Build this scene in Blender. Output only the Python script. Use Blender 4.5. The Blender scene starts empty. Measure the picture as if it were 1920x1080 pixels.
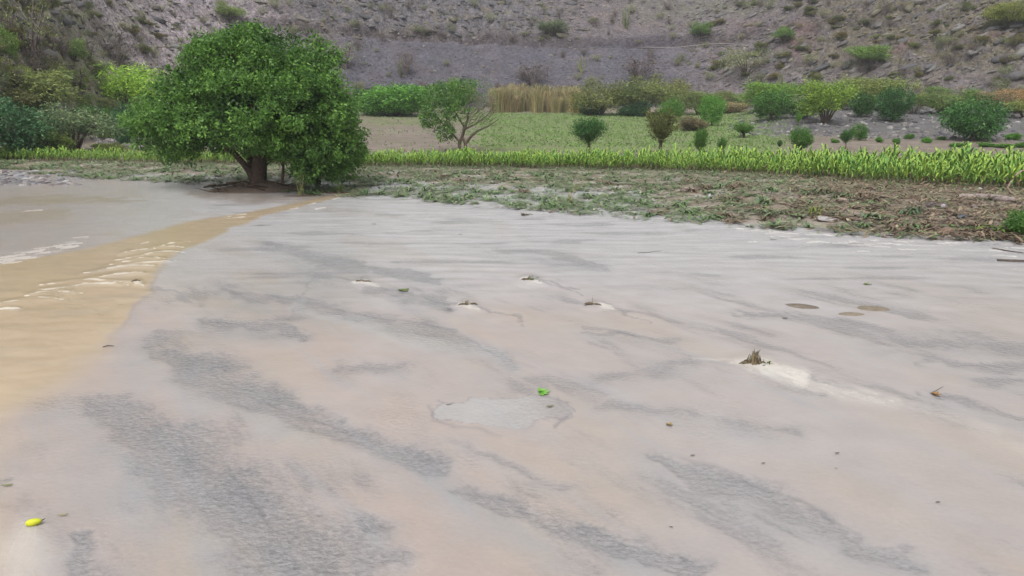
import bpy, math, random
import numpy as np
R = math.radians
rng = np.random.default_rng(7)
random.seed(7)
S = bpy.context.scene
COL = S.collection

# ------------------------------------------------------------------ camera, sky, sun, exposure
W, H, F = 1920.0, 1080.0, 1397.0
CAMZ, PITCH = 3.5, R(15.02)
cam_d = bpy.data.cameras.new('camera'); cam = bpy.data.objects.new('camera', cam_d); COL.objects.link(cam)
cam.location = (0, 0, CAMZ); cam.rotation_euler = (math.pi/2-PITCH, 0, 0)
cam_d.sensor_width = 36; cam_d.lens = 36*F/W; cam_d.clip_start = .05; cam_d.clip_end = 3000
S.camera = cam

SUN_EL, SUN_AZ = R(58), R(200)      # azimuth clockwise from +Y: high, behind the camera
world = bpy.data.worlds.new('World'); S.world = world; world.use_nodes = True
nt = world.node_tree; N = nt.nodes; L = nt.links
bg = N['Background']
sky = N.new('ShaderNodeTexSky'); sky.sky_type = 'NISHITA'; sky.sun_disc = False
sky.sun_elevation = SUN_EL; sky.sun_rotation = SUN_AZ; sky.dust_density = 4; sky.air_density = 1
hs = N.new('ShaderNodeHueSaturation'); hs.inputs['Saturation'].default_value = .10
L.new(sky.outputs[0], hs.inputs['Color'])
tc = N.new('ShaderNodeTexCoord'); nz = N.new('ShaderNodeTexNoise'); nz.inputs['Scale'].default_value = 2.4; nz.inputs['Detail'].default_value = 5
L.new(tc.outputs['Generated'], nz.inputs['Vector'])
mr = N.new('ShaderNodeMapRange'); mr.inputs[1].default_value = .3; mr.inputs[2].default_value = .7; mr.inputs[3].default_value = .65; mr.inputs[4].default_value = 1.65
L.new(nz.outputs['Fac'], mr.inputs[0])
mx = N.new('ShaderNodeVectorMath'); mx.operation = 'SCALE'
L.new(hs.outputs[0], mx.inputs[0]); L.new(mr.outputs[0], mx.inputs['Scale'])
L.new(mx.outputs[0], bg.inputs['Color']); bg.inputs['Strength'].default_value = .13

sd = bpy.data.lights.new('sun', 'SUN'); sd.energy = 1.0; sd.angle = R(25); sd.color = (1, .97, .93)
so = bpy.data.objects.new('sun', sd); COL.objects.link(so)
sdir = np.array([math.sin(SUN_AZ)*math.cos(SUN_EL), math.cos(SUN_AZ)*math.cos(SUN_EL), math.sin(SUN_EL)])
from mathutils import Vector
so.rotation_euler = Vector(-sdir).to_track_quat('-Z', 'Y').to_euler()
so.location = (0, 0, 50)
vs = S.view_settings
vs.view_transform = 'Standard'; vs.look = 'None'; vs.gamma = 1; vs.exposure = .5; vs.use_curve_mapping = False
S.render.engine = 'CYCLES'
S.cycles.use_denoising = True
S.cycles.max_bounces = 6; S.cycles.diffuse_bounces = 3; S.cycles.glossy_bounces = 2; S.cycles.transmission_bounces = 3
S.render.filter_size = 1.9

# ------------------------------------------------------------------ maths helpers
cp, sp = math.cos(PITCH), math.sin(PITCH)
def ray(u, v):
    x = (np.asarray(u, float)-W/2)/F; y = (H/2-np.asarray(v, float))/F
    return x, cp+y*sp, -sp+y*cp
def proj(x, y, z):
    zz = z-CAMZ
    d = y*cp-zz*sp; d = np.where(d < .1, .1, d)
    return W/2+F*x/d, H/2-F*(y*sp+zz*cp)/d
def at_y(u, v, Y):
    x, y, z = ray(u, v); t = Y/y
    return np.array([x*t, Y, CAMZ+z*t])
def flat(u, v, z=0.):
    x, y, zz = ray(u, v); t = (z-CAMZ)/zz
    return x*t, y*t
def sm(a, b, x):
    t = np.clip((x-a)/(b-a), 0, 1); return t*t*(3-2*t)
def noise(x, y, seed=0):
    x = np.asarray(x, float); y = np.asarray(y, float)
    xi = np.floor(x).astype(np.int64); yi = np.floor(y).astype(np.int64); fx = x-xi; fy = y-yi
    def g(ix, iy, dx, dy):
        h = (ix*374761393+iy*668265263+seed*1442695041) & 0xffffffff
        h = ((h ^ (h >> 13))*1274126177) & 0xffffffff
        h = (h ^ (h >> 16)) & 0xffff
        a = h*(2*math.pi/65536.); return np.cos(a)*dx+np.sin(a)*dy
    ux = fx*fx*fx*(fx*(fx*6-15)+10); uy = fy*fy*fy*(fy*(fy*6-15)+10)
    a = g(xi, yi, fx, fy); b = g(xi+1, yi, fx-1, fy); c = g(xi, yi+1, fx, fy-1); d = g(xi+1, yi+1, fx-1, fy-1)
    return 1.4*(a+(b-a)*ux+(c-a)*uy+(a-b-c+d)*ux*uy)
def fbm(x, y, o=4, seed=0, gain=.5):
    s = 0; a = 1.; t = 0
    for i in range(o):
        s = s+a*noise(x*2**i, y*2**i, seed+i*17); t += a; a *= gain
    return s/t
def ridged(x, y, o=4, seed=0):
    s = 0; a = 1.; t = 0
    for i in range(o):
        s = s+a*(1-2*np.abs(noise(x*2**i, y*2**i, seed+i*31))); t += a; a *= .5
    return s/t

# ------------------------------------------------------------------ the lie of the land
def line_fn(pts):            # pixel polyline lying on the flat ground -> ground distance r as a function of bearing
    a = [(math.atan2(*flat(u, v)), math.hypot(*flat(u, v))) for u, v in pts]
    A = np.array([q[0] for q in a]); D = np.array([q[1] for q in a])
    return lambda az: np.interp(az, A, D)
edgeA = line_fn([(-300, 316), (0, 322), (160, 334), (330, 342), (480, 350), (560, 362), (640, 366), (760, 370), (900, 384), (1100, 398), (1300, 414), (1500, 428), (1700, 441), (1920, 450), (2200, 464)])
edgeB = line_fn([(-300, 306), (0, 309), (300, 312), (640, 317), (1000, 320), (1200, 323), (1400, 333), (1600, 348), (1750, 356), (1920, 366), (2200, 380)])
edgeC = line_fn([(-300, 300), (0, 302), (300, 304), (700, 308), (1000, 310), (1300, 313), (1600, 324), (1920, 334), (2200, 342)])
def bear(u): return math.atan2((u-W/2)/F, cp)
FOOT_A = np.array([bear(u) for u in (-700, -200, 60, 170, 260, 350, 480, 700, 960, 1300, 1600, 1920, 2400)])
FOOT_R = np.array([40, 42, 46, 58, 72, 84, 94, 101, 106, 105, 100, 95, 90.])
BEN_A = np.array([bear(u) for u in (0, 300, 650, 1180, 1500, 1920)]); BEN_H = np.array([12.8, 12.4, 11.3, 9.3, 10.1, 10.3])
BW_A = np.array([bear(u) for u in (380, 600, 1000, 1350, 1560, 1700)]); BW = np.array([.15, 1, 1, .9, .4, .15])
def foot(az): return np.interp(az, FOOT_A, FOOT_R)
def land(x, y, fine=True):
    x = np.asarray(x, float); y = np.asarray(y, float)
    r = np.hypot(x, y); az = np.arctan2(x, y)
    a, b = edgeA(az), edgeB(az)
    t = np.clip((r-a)/np.maximum(b-a, .5), -2, 3)
    z = np.where(t < 0, np.maximum(-.10, -.015+t*.25), 0)
    right = sm(bear(1150), bear(1500), az)
    ramp = right*sm(0, 1, t)+(1-right)*sm(.3, 1.05, t)
    z = z+np.where(t >= 0, ramp*(.09+.05*right)-.015, 0)
    pile = sm(0, .12, t)*sm(.9, .45, t)*right
    z = z+pile*(.10+.16*np.maximum(0, fbm(x*.55, y*.55, 3, 5)+.3))
    z = z+np.where((t > -.1), .03*fbm(x*1.3, y*1.3, 3, 3), 0)*sm(-.1, .3, t)
    z = z+.0125*np.maximum(0, r-36)
    z = z+sm(36, 45, r)*.10*fbm(x*.12, y*.12, 3, 9)
    # gravel bar on the right of the field
    gb = sm(bear(1330), bear(1450), az)*sm(52, 62, r)
    z = z+gb*.9*sm(52, 75, r)+gb*.12*fbm(x*.5, y*.5, 3, 12)
    s = r-foot(az)+2.0*fbm(x*.05, y*.05, 2, 21)
    sp_ = np.maximum(s, 0)
    hb = np.interp(az, BEN_A, BEN_H)-1.0; w = np.interp(az, BW_A, BW)
    sl = .60
    low = sl*sp_*sm(-1, 7, s)
    s0 = hb/sl
    q = sp_-s0
    up = np.where(q < 0, 0, 0)
    benched = np.where(q < 0, low, hb+np.where(q < 2.6, .04*q, .1+np.where(q < 3.8, 2.1*(q-2.6)/1.2, 2.1+.68*(q-3.8))))
    plain = low+.0*up
    h = w*benched+(1-w)*plain
    # gullies and crags
    ha = sm(0, 10, s)
    h = h+ha*1.5*fbm(x*.045, y*.045, 3, 33)*sm(0, 30, s)
    crag = sm(-1, 4, q)*sm(bear(1100), bear(900), az)*sm(bear(300), bear(600), az)
    strat = sm(bear(1330), bear(1500), az)*sm(3, 9, s)
    left = sm(bear(650), bear(400), az)*sm(4, 12, s)
    if fine:
        k = x*.8+h*1.3; k2 = h*1.4-x*.25
        h = h+crag*(2.4*ridged(k*.2, k2*.32, 4, 41)+.7*ridged(k*.9, k2*1.1, 3, 45)-1.5)
        h = h+strat*(2.0*ridged((x*.8+h)*.25, (h*1.2-x*.45)*.6, 4, 51)+.7*ridged(x*.9, h*1.9-x*.8, 3, 55)-1.3)
        h = h+left*(.7*ridged(x*.28, h*.7+x*.1, 4, 61)-.3)
        h = h+sm(0, 3, s)*(.30*fbm(x*.5, y*.5, 4, 71)+.16*ridged(x*1.2, y*1.2, 3, 75))
    h = 80*(1-np.exp(-np.maximum(h, -3)/80))
    return z+sm(-1, 1, s)*h
T0 = np.concatenate([np.linspace(4, 60, 60), np.linspace(60, 170, 90)[1:], np.linspace(170, 330, 20)[1:]])
def on_land(u, v, rmin=4.0):
    x, y, z = ray(u, v); lo, hi = rmin, 330.
    for T in (T0[T0 >= rmin], None):
        T = np.linspace(lo, hi, 28) if T is None else T; t = T/y
        d = CAMZ+z*t-land(x*t, y*t); i = int(np.argmax(d < 0)) if (d < 0).any() else len(t)-1
        lo, hi = T[max(i-1, 0)], T[i]
    t = hi/y
    return np.array([x*t, y*t, float(land(x*t, y*t))])

# ------------------------------------------------------------------ mesh helpers
def mesh_np(name, V, Fs, cols=None, extra=None, smooth=False):
    V = np.asarray(V, np.float32).reshape(-1, 3)
    me = bpy.data.meshes.new(name)
    Fs = [np.asarray(f, np.int32) for f in (Fs if isinstance(Fs, list) else [Fs]) if len(f)]
    me.vertices.add(len(V)); me.vertices.foreach_set('co', V.ravel())
    loops = np.concatenate([f.ravel() for f in Fs]); tot = np.concatenate([np.full(len(f), f.shape[1], np.int32) for f in Fs])
    st = np.concatenate([[0], np.cumsum(tot)[:-1]]).astype(np.int32)
    me.loops.add(len(loops)); me.loops.foreach_set('vertex_index', loops)
    me.polygons.add(len(tot)); me.polygons.foreach_set('loop_start', st); me.polygons.foreach_set('loop_total', tot)
    if smooth: me.polygons.foreach_set('use_smooth', np.ones(len(tot), bool))
    me.update(calc_edges=True)
    if cols is not None:
        c = np.ones((len(V), 4), np.float32); c[:, :3] = cols
        at = me.attributes.new('Col', 'FLOAT_COLOR', 'POINT'); at.data.foreach_set('color', c.ravel())
    for k, a in (extra or {}).items():
        at = me.attributes.new(k, 'FLOAT', 'POINT'); at.data.foreach_set('value', np.asarray(a, np.float32))
    me.validate()
    return me
def obj(name, me, mat=None, parent=None, loc=None, rot=None, scale=None):
    o = bpy.data.objects.new(name, me); COL.objects.link(o)
    if mat and me and not me.materials: me.materials.append(mat)
    if parent: o.parent = parent
    if loc is not None: o.location = loc
    if rot is not None: o.rotation_euler = rot
    if scale is not None: o.scale = scale if hasattr(scale, '__len__') else (scale,)*3
    return o
def tag(o, label, cat=None, group=None, kind=None):
    if label: o['label'] = label
    if cat: o['category'] = cat
    if group: o['group'] = group
    if kind: o['kind'] = kind
    return o
class Geo:                    # collects pieces of one mesh
    def __init__(s): s.V = []; s.Q = []; s.T = []; s.C = []; s.n = 0
    def add(s, V, Q=None, T=None, c=None):
        V = np.asarray(V, float).reshape(-1, 3)
        if Q is not None and len(Q): s.Q.append(np.asarray(Q)+s.n)
        if T is not None and len(T): s.T.append(np.asarray(T)+s.n)
        s.V.append(V); s.n += len(V)
        c = np.array([.5, .5, .5]) if c is None else np.asarray(c, float)
        s.C.append(np.broadcast_to(c, (len(V), 3)))
    def mesh(s, name, smooth=False):
        Fs = []
        if s.Q: Fs.append(np.concatenate(s.Q))
        if s.T: Fs.append(np.concatenate(s.T))
        return mesh_np(name, np.concatenate(s.V), Fs, np.concatenate(s.C), smooth=smooth)
def tube(g, pts, rad, n=6, c=None, wob=0.):
    P = np.asarray(pts, float); m = len(P); rad = np.broadcast_to(rad, (m,))
    T = np.gradient(P, axis=0); T /= np.linalg.norm(T, axis=1)[:, None]+1e-9
    V = []
    for i in range(m):
        ref = np.array([0, 0, 1.]) if abs(T[i, 2]) < .8 else np.array([1., 0, 0])
        a = np.cross(T[i], ref); a /= np.linalg.norm(a); b = np.cross(T[i], a)
        th = np.arange(n)*2*math.pi/n
        rr = rad[i]*(1+wob*rng.uniform(-1, 1, n))
        V.append(P[i]+(np.cos(th)*rr)[:, None]*a+(np.sin(th)*rr)[:, None]*b)
    Q = [[i*n+j, i*n+(j+1) % n, (i+1)*n+(j+1) % n, (i+1)*n+j] for i in range(m-1) for j in range(n)]
    V = np.concatenate(V); V = np.vstack([V, P[-1:]])
    Tt = [[(m-1)*n+j, (m-1)*n+(j+1) % n, m*n] for j in range(n)]
    g.add(V, Q, Tt, c)
def unit(v): return v/(np.linalg.norm(v, axis=-1, keepdims=True)+1e-9)
def leaves(P, D, ln, wd, fold=.25):      # one folded diamond per leaf
    n = len(P); D = unit(D); rnd = unit(rng.normal(size=(n, 3))); s = unit(np.cross(D, rnd)); up = np.cross(s, D)
    ln = np.broadcast_to(ln, (n,))[:, None]; wd = np.broadcast_to(wd, (n,))[:, None]
    V = np.empty((n, 4, 3)); V[:, 0] = P; V[:, 1] = P+D*ln*.5+s*wd*.5+up*wd*fold; V[:, 2] = P+D*ln; V[:, 3] = P+D*ln*.5-s*wd*.5+up*wd*fold
    Q = np.arange(n*4).reshape(n, 4)
    return V.reshape(-1, 3), Q
def crown(lobes, ncl, per, ln, wd, sig, shell=(.72, 1.04), inner=.2, droop=.15, squash=0.0):
    lobes = [(np.asarray(c, float), np.asarray(r, float)) for c, r in lobes]
    vol = np.array([(r[0]*r[1]*r[2])**(2/3) for c, r in lobes]); idx = rng.choice(len(lobes), ncl, p=vol/vol.sum())
    C0 = np.array([c for c, r in lobes])[idx]; R0 = np.array([r for c, r in lobes])[idx]
    d = unit(rng.normal(size=(ncl, 3)))
    k = np.where(rng.random(ncl) < inner, rng.uniform(.3, .75, ncl), rng.uniform(shell[0], shell[1], ncl))
    P = C0+d*R0*k[:, None]
    keep = np.ones(ncl, bool)
    for c, r in lobes: keep &= ((np.linalg.norm((P-c)/r, axis=1) > .62) | (rng.random(ncl) < .35))
    P, d = P[keep], d[keep]; n = len(P)
    tint = np.clip(rng.normal(.5, .22, n), 0, 1)
    PP = np.repeat(P, per, 0)+rng.normal(size=(n*per, 3))*sig
    DD = np.repeat(d, per, 0)*.8+rng.normal(size=(n*per, 3))*.7+np.array([0, 0, -droop])
    V, Q = leaves(PP, DD, ln*rng.uniform(.65, 1.25, n*per), wd*rng.uniform(.7, 1.2, n*per))
    t = np.clip(np.repeat(tint, per)+rng.normal(0, .16, n*per), 0, 1)
    return V, Q, np.repeat(t, 4)

# ------------------------------------------------------------------ materials
def new_mat(name):
    m = bpy.data.materials.new(name); m.use_nodes = True
    return m, m.node_tree.nodes, m.node_tree.links, m.node_tree.nodes['Principled BSDF']
def node(N, L, typ, **kw):
    n = N.new(typ)
    for k, v in kw.items():
        if k in n.inputs.keys(): n.inputs[k].default_value = v
        else: setattr(n, k, v)
    return n
def mul_noise(N, L, col_out, scale, lo, hi, detail=4, vec=None):
    nn = node(N, L, 'ShaderNodeTexNoise', Scale=scale, Detail=detail)
    if vec is not None: L.new(vec, nn.inputs['Vector'])
    m = node(N, L, 'ShaderNodeMapRange'); m.inputs[1].default_value = .25; m.inputs[2].default_value = .75; m.inputs[3].default_value = lo; m.inputs[4].default_value = hi
    L.new(nn.outputs['Fac'], m.inputs[0])
    s = node(N, L, 'ShaderNodeVectorMath', operation='SCALE'); L.new(col_out, s.inputs[0]); L.new(m.outputs[0], s.inputs['Scale'])
    return s.outputs[0], nn
def vcol_mat(name, rough=.9, noises=((6, .8, 1.2),), bump=0., bscale=8., spec=.2, bdist=.05):
    m, N, L, P = new_mat(name)
    a = node(N, L, 'ShaderNodeAttribute', attribute_name='Col'); g = node(N, L, 'ShaderNodeNewGeometry')
    c = a.outputs['Color']
    for sc, lo, hi in noises: c, nn = mul_noise(N, L, c, sc, lo, hi, 5, g.outputs['Position'])
    L.new(c, P.inputs['Base Color']); P.inputs['Roughness'].default_value = rough; P.inputs['Specular IOR Level'].default_value = spec
    if bump:
        nb = node(N, L, 'ShaderNodeTexNoise', Scale=bscale, Detail=6); L.new(g.outputs['Position'], nb.inputs['Vector'])
        b = node(N, L, 'ShaderNodeBump', Strength=bump, Distance=bdist); L.new(nb.outputs['Fac'], b.inputs['Height']); L.new(b.outputs[0], P.inputs['Normal'])
    return m
def leaf_mat(name, gloss=.45, objcol=True, base=(.06, .12, .02), trans=.25, lo=.45, hi=1.6, warm=.35):
    m, N, L, P = new_mat(name)
    a = node(N, L, 'ShaderNodeAttribute', attribute_name='Col')
    sep = node(N, L, 'ShaderNodeSeparateColor'); L.new(a.outputs['Color'], sep.inputs[0])
    if objcol:
        oi = node(N, L, 'ShaderNodeObjectInfo'); c = oi.outputs['Color']
    else:
        rgb = node(N, L, 'ShaderNodeRGB'); rgb.outputs[0].default_value = (*base, 1); c = rgb.outputs[0]
    mm = node(N, L, 'ShaderNodeMapRange'); mm.inputs[3].default_value = lo; mm.inputs[4].default_value = hi; L.new(sep.outputs[0], mm.inputs[0])
    s = node(N, L, 'ShaderNodeVectorMath', operation='SCALE'); L.new(c, s.inputs[0]); L.new(mm.outputs[0], s.inputs['Scale'])
    # lighter leaves are also yellower
    w = node(N, L, 'ShaderNodeVectorMath', operation='MULTIPLY'); L.new(s.outputs[0], w.inputs[0]); w.inputs[1].default_value = (1+warm, 1.02, .8)
    mix = node(N, L, 'ShaderNodeMix', data_type='RGBA'); L.new(sep.outputs[0], mix.inputs[0]); L.new(s.outputs[0], mix.inputs[6]); L.new(w.outputs[0], mix.inputs[7])
    L.new(mix.outputs[2], P.inputs['Base Color']); P.inputs['Roughness'].default_value = gloss; P.inputs['Specular IOR Level'].default_value = .3
    tr = node(N, L, 'ShaderNodeBsdfTranslucent'); L.new(mix.outputs[2], tr.inputs[0])
    ms = node(N, L, 'ShaderNodeMixShader'); ms.inputs[0].default_value = trans
    L.new(P.outputs[0], ms.inputs[1]); L.new(tr.outputs[0], ms.inputs[2]); L.new(ms.outputs[0], N['Material Output'].inputs['Surface'])
    return m
M = {}
M['leaf'] = leaf_mat('leaf_tinted')
M['tree_leaf'] = leaf_mat('leaf_glossy_dark_green', gloss=.38, objcol=False, base=(.082, .212, .050), trans=.34, lo=.28, hi=2.1, warm=.5)
M['veg'] = vcol_mat('vegetation', .6, ((9, .8, 1.2),), spec=.3)
M['bark'] = vcol_mat('bark', .9, ((14, .6, 1.3), (50, .8, 1.2)), .6, 30, bdist=.03)
M['ground'] = vcol_mat('field_soil', .85, ((1.2, .8, 1.2), (9, .8, 1.2)), .5, 14)
M['hill'] = vcol_mat('hill_rock_and_soil', .95, ((.5, .8, 1.2), (2.2, .62, 1.4), (8, .65, 1.35)), 1.0, 2.6, spec=.1, bdist=.5)
M['stone'] = vcol_mat('stone', .85, ((4, .75, 1.25), (25, .85, 1.15)), .4, 20)

# ------------------------------------------------------------------ ground and hillside: one sheet in bearing and distance
def patch(u, v, cu, cv, ru, rv, rot=0.):
    a = R(rot); du, dv = u-cu, v-cv; x = (du*math.cos(a)+dv*math.sin(a))/ru; y = (-du*math.sin(a)+dv*math.cos(a))/rv
    return np.clip(1.35-np.hypot(x, y), 0, 1)/1.0
def mixc(c, m, col): m = np.clip(m, 0, 1)[..., None]; return c*(1-m)+np.asarray(col)*m
azs = np.concatenate([np.linspace(-math.pi, -.86, 40)[:-1], np.linspace(-.86, .86, 760), np.linspace(.86, math.pi, 40)[1:]])
rs = np.concatenate([np.arange(1.5, 16, 1.2), np.arange(16, 46, .22), np.arange(46, 88, .36), np.arange(88, 142, .21), np.geomspace(142, 900, 60)])
A, RR = np.meshgrid(azs, rs); X = RR*np.sin(A); Y = RR*np.cos(A); Z = land(X, Y)
wob = RR-foot(A)+2.0*fbm(X*.05, Y*.05, 2, 21)
U, Vp = proj(X, Y, Z)
n1 = fbm(X*.15, Y*.15, 4, 101); n2 = fbm(X*.6, Y*.6, 4, 111); n3 = fbm(X*.045, Y*.045, 3, 121)
c = np.empty(X.shape+(3,)); c[:] = (.18, .15, .12)
tt = (RR-edgeA(A))/np.maximum(edgeB(A)-edgeA(A), .5)
c = mixc(c, sm(.3, -.1, tt), (.33, .29, .25))
c = mixc(c, sm(0, .2, tt)*sm(1.3, .9, tt)*.7, (.235, .19, .15))
dz = sm(0, .15, tt)*sm(1.1, .8, tt); c = mixc(c, dz*sm(-.02, .22, fbm(X*.9, Y*1.6, 3, 151))*(.9-.4*sm(bear(1150), bear(1600), A)), (.345, .315, .285))
fld = sm(edgeC(A), edgeC(A)+2, RR)
c = mixc(c, fld, (.185, .152, .128)); c = mixc(c, fld*sm(-.1, .5, n2+n1)*.5, (.225, .195, .165))
c = mixc(c, fld*sm(.0, .4, n2-.5*n1)*.45, (.13, .14, .065))
grn = fld*sm(bear(870), bear(930), A+n1*.03)*sm(bear(1500), bear(1400), A+n1*.04)*sm(edgeC(A)+5, edgeC(A)+8, RR)*sm(94, 84, RR+n1*6)
grn2 = fld*sm(bear(680), bear(720), A)*sm(bear(960), bear(880), A)*sm(60, 70, RR+8*n1)*sm(88, 80, RR+5*n1)
c = mixc(c, grn*(.75+.5*n2), (.135, .195, .058)); c = mixc(c, grn2*np.clip(.5+n2, 0, .9), (.14, .175, .065))
gbar = sm(bear(1350), bear(1440), A+.03*n1)*sm(52, 60, RR+4*n1)*fld
c = mixc(c, gbar*.9, (.110, .106, .110))
# the hill: soil and rock of several colours
h = np.empty_like(c); h[:] = (.185, .160, .150)
h = mixc(h, sm(-.25, .35, n1)*.6, (.165, .150, .150))
h = mixc(h, sm(.05, .45, n2+.4*n3)*.55, (.245, .205, .170))
scree = sm(bear(610), bear(720), A+.04*n1)*sm(bear(1330), bear(1200), A+.05*n1)*(wob > 0)*sm(19.5, 16.5, wob+1.5*n1)
h = mixc(h, scree*np.clip(.55+.6*n2, 0, .8), (.140, .132, .142))
crg = sm(bear(560), bear(640), A)*sm(bear(1080), bear(960), A+.05*n1)*sm(17, 21, wob)
h = mixc(h, crg*.75, (.165, .162, .160)); h = mixc(h, crg*sm(.15, .4, n2)*.6, (.27, .225, .13))
stt = sm(bear(1400), bear(1560), A+.05*n1)*sm(3, 9, wob)
k = ridged(X*.5, Z*1.3-X*.5, 3, 131)
h = mixc(h, stt*sm(.15, .55, k)*.65, (.24, .215, .105)); h = mixc(h, stt*sm(.0, -.4, k)*.6, (.11, .105, .11))
h = mixc(h, stt*sm(.2, .5, n2)*.35, (.22, .235, .12))
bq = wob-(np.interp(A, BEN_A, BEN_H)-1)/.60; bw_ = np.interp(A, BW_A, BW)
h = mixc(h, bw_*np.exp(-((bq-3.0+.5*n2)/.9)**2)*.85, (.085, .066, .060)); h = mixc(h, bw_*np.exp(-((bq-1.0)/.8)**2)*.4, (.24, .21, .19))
k4 = ridged(X*.7+Z*.6, Z*1.1-X*.2, 3, 141); h = mixc(h, sm(.1, -.5, k4)*.45*(1-scree), (.085, .080, .083)); h = mixc(h, sm(.45, .8, k4)*.45*(1-scree), (.27, .245, .21))
red = patch(U, Vp, 1500, 75, 40, 28, 120)+patch(U, Vp, 1400, 45, 40, 10)*.6+patch(U, Vp, 1690, 90, 25, 10, -40)+patch(U, Vp, 1860, 65, 50, 10)*.7+patch(U, Vp, 345, 130, 25, 60, 60)*.7
h = mixc(h, red*.75*(.7+n2), (.235, .145, .125))
h = mixc(h, sm(bear(600), bear(450), A)*sm(0, .4, n3+.6*n2)*.5, (.20, .215, .11))
h = mixc(h, sm(bear(1080), bear(1250), A)*sm(bear(1500), bear(1350), A)*sm(20, 24, wob)*.4*(.6+n2), (.20, .225, .12))
h = mixc(h, sm(bear(300), bear(120), A)*sm(24, 12, wob)*.5, (.16, .17, .09))
ishill = wob > 0.6
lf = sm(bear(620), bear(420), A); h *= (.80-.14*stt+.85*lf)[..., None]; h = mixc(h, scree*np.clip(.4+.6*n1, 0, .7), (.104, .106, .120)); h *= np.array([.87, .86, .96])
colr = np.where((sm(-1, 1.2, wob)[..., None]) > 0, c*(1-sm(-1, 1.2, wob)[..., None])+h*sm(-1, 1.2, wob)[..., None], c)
nr, nc = X.shape
idx = np.arange(nr*nc).reshape(nr, nc)
Fq = np.stack([idx[:-1, :-1], idx[:-1, 1:], idx[1:, 1:], idx[1:, :-1]], -1).reshape(-1, 4)[:, ::-1]
fh = ishill.ravel()[Fq[:, 0]]
VV = np.stack([X, Y, Z], -1).reshape(-1, 3)
def sub(name, mask):
    f = Fq[mask]; used = np.unique(f); remap = np.full(len(VV), -1, np.int64); remap[used] = np.arange(len(used))
    return mesh_np(name, VV[used], [remap[f]], colr.reshape(-1, 3)[used], smooth=True)
tag(obj('ground', sub('ground', ~fh), M['ground']), 'brown field soil with green patches, reaching to the hill', kind='structure')
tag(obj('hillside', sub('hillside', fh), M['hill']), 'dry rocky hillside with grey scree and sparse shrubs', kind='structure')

# ------------------------------------------------------------------ flood water
wa = np.linspace(-.80, .80, 800)
wr = np.concatenate([np.linspace(1.0, 3.4, 20)[:-1], np.geomspace(3.4, 40, 520)])
A, RR = np.meshgrid(wa, wr); X = RR*np.sin(A); Y = RR*np.cos(A); U, Vp = proj(X, Y, 0*X)
k = np.clip((Vp-165)/500, .15, 2)
Uw = U+k*(48*fbm(X*1.0, Y*1.0, 3, 201)+14*fbm(X*4, Y*4, 3, 205)); Vw = Vp+k*(26*fbm(X*1.0+9, Y*1.0, 3, 211)+9*fbm(X*4, Y*4+7, 3, 215))
def stroke(pts, u=Uw, v=Vw, vs_=1.7, soft=.6, side=False):      # soft capsule chain: points (u, v, radius)
    m = np.zeros_like(u); sg = np.zeros_like(u)
    if len(pts) == 1: pts = pts+[(pts[0][0]+1, pts[0][1]+.3, pts[0][2])]
    for (a, b, r0), (c_, d_, r1) in zip(pts[:-1], pts[1:]):
        du, dv = c_-a, (d_-b)*vs_; l2 = du*du+dv*dv+1e-6
        lim = max(r0, r1)*2.6
        w = (u > min(a, c_)-lim) & (u < max(a, c_)+lim) & (v > min(b, d_)-lim) & (v < max(b, d_)+lim)
        uu, vv = u[w], v[w]
        t = np.clip(((uu-a)*du+(vv-b)*vs_*dv)/l2, 0, 1); rr = r0+(r1-r0)*t
        dd = np.hypot(uu-a-t*du, (vv-b)*vs_-t*dv)/rr
        val = sm(1+soft*.7, 1-soft*.7, dd); new = val > m[w]
        sgn = ((uu-a)*dv-(vv-b)*vs_*du)/math.sqrt(l2)/rr*(1 if du >= 0 else -1)
        sg[w] = np.where(new, sgn, sg[w]); m[w] = np.maximum(m[w], val)
    return (m, sg) if side else m
flow = np.array([.60, -.80]); al = X*flow[0]+Y*flow[1]; ac = -X*flow[1]+Y*flow[0]
dark = np.zeros_like(X); halo = np.zeros_like(X)  # darker ripple reflections and their grey surround, painted into the water colour
rag = .9*fbm(al*.9, ac*1.9, 4, 217)+.5*fbm(al*6, ac*9, 3, 218)
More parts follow.
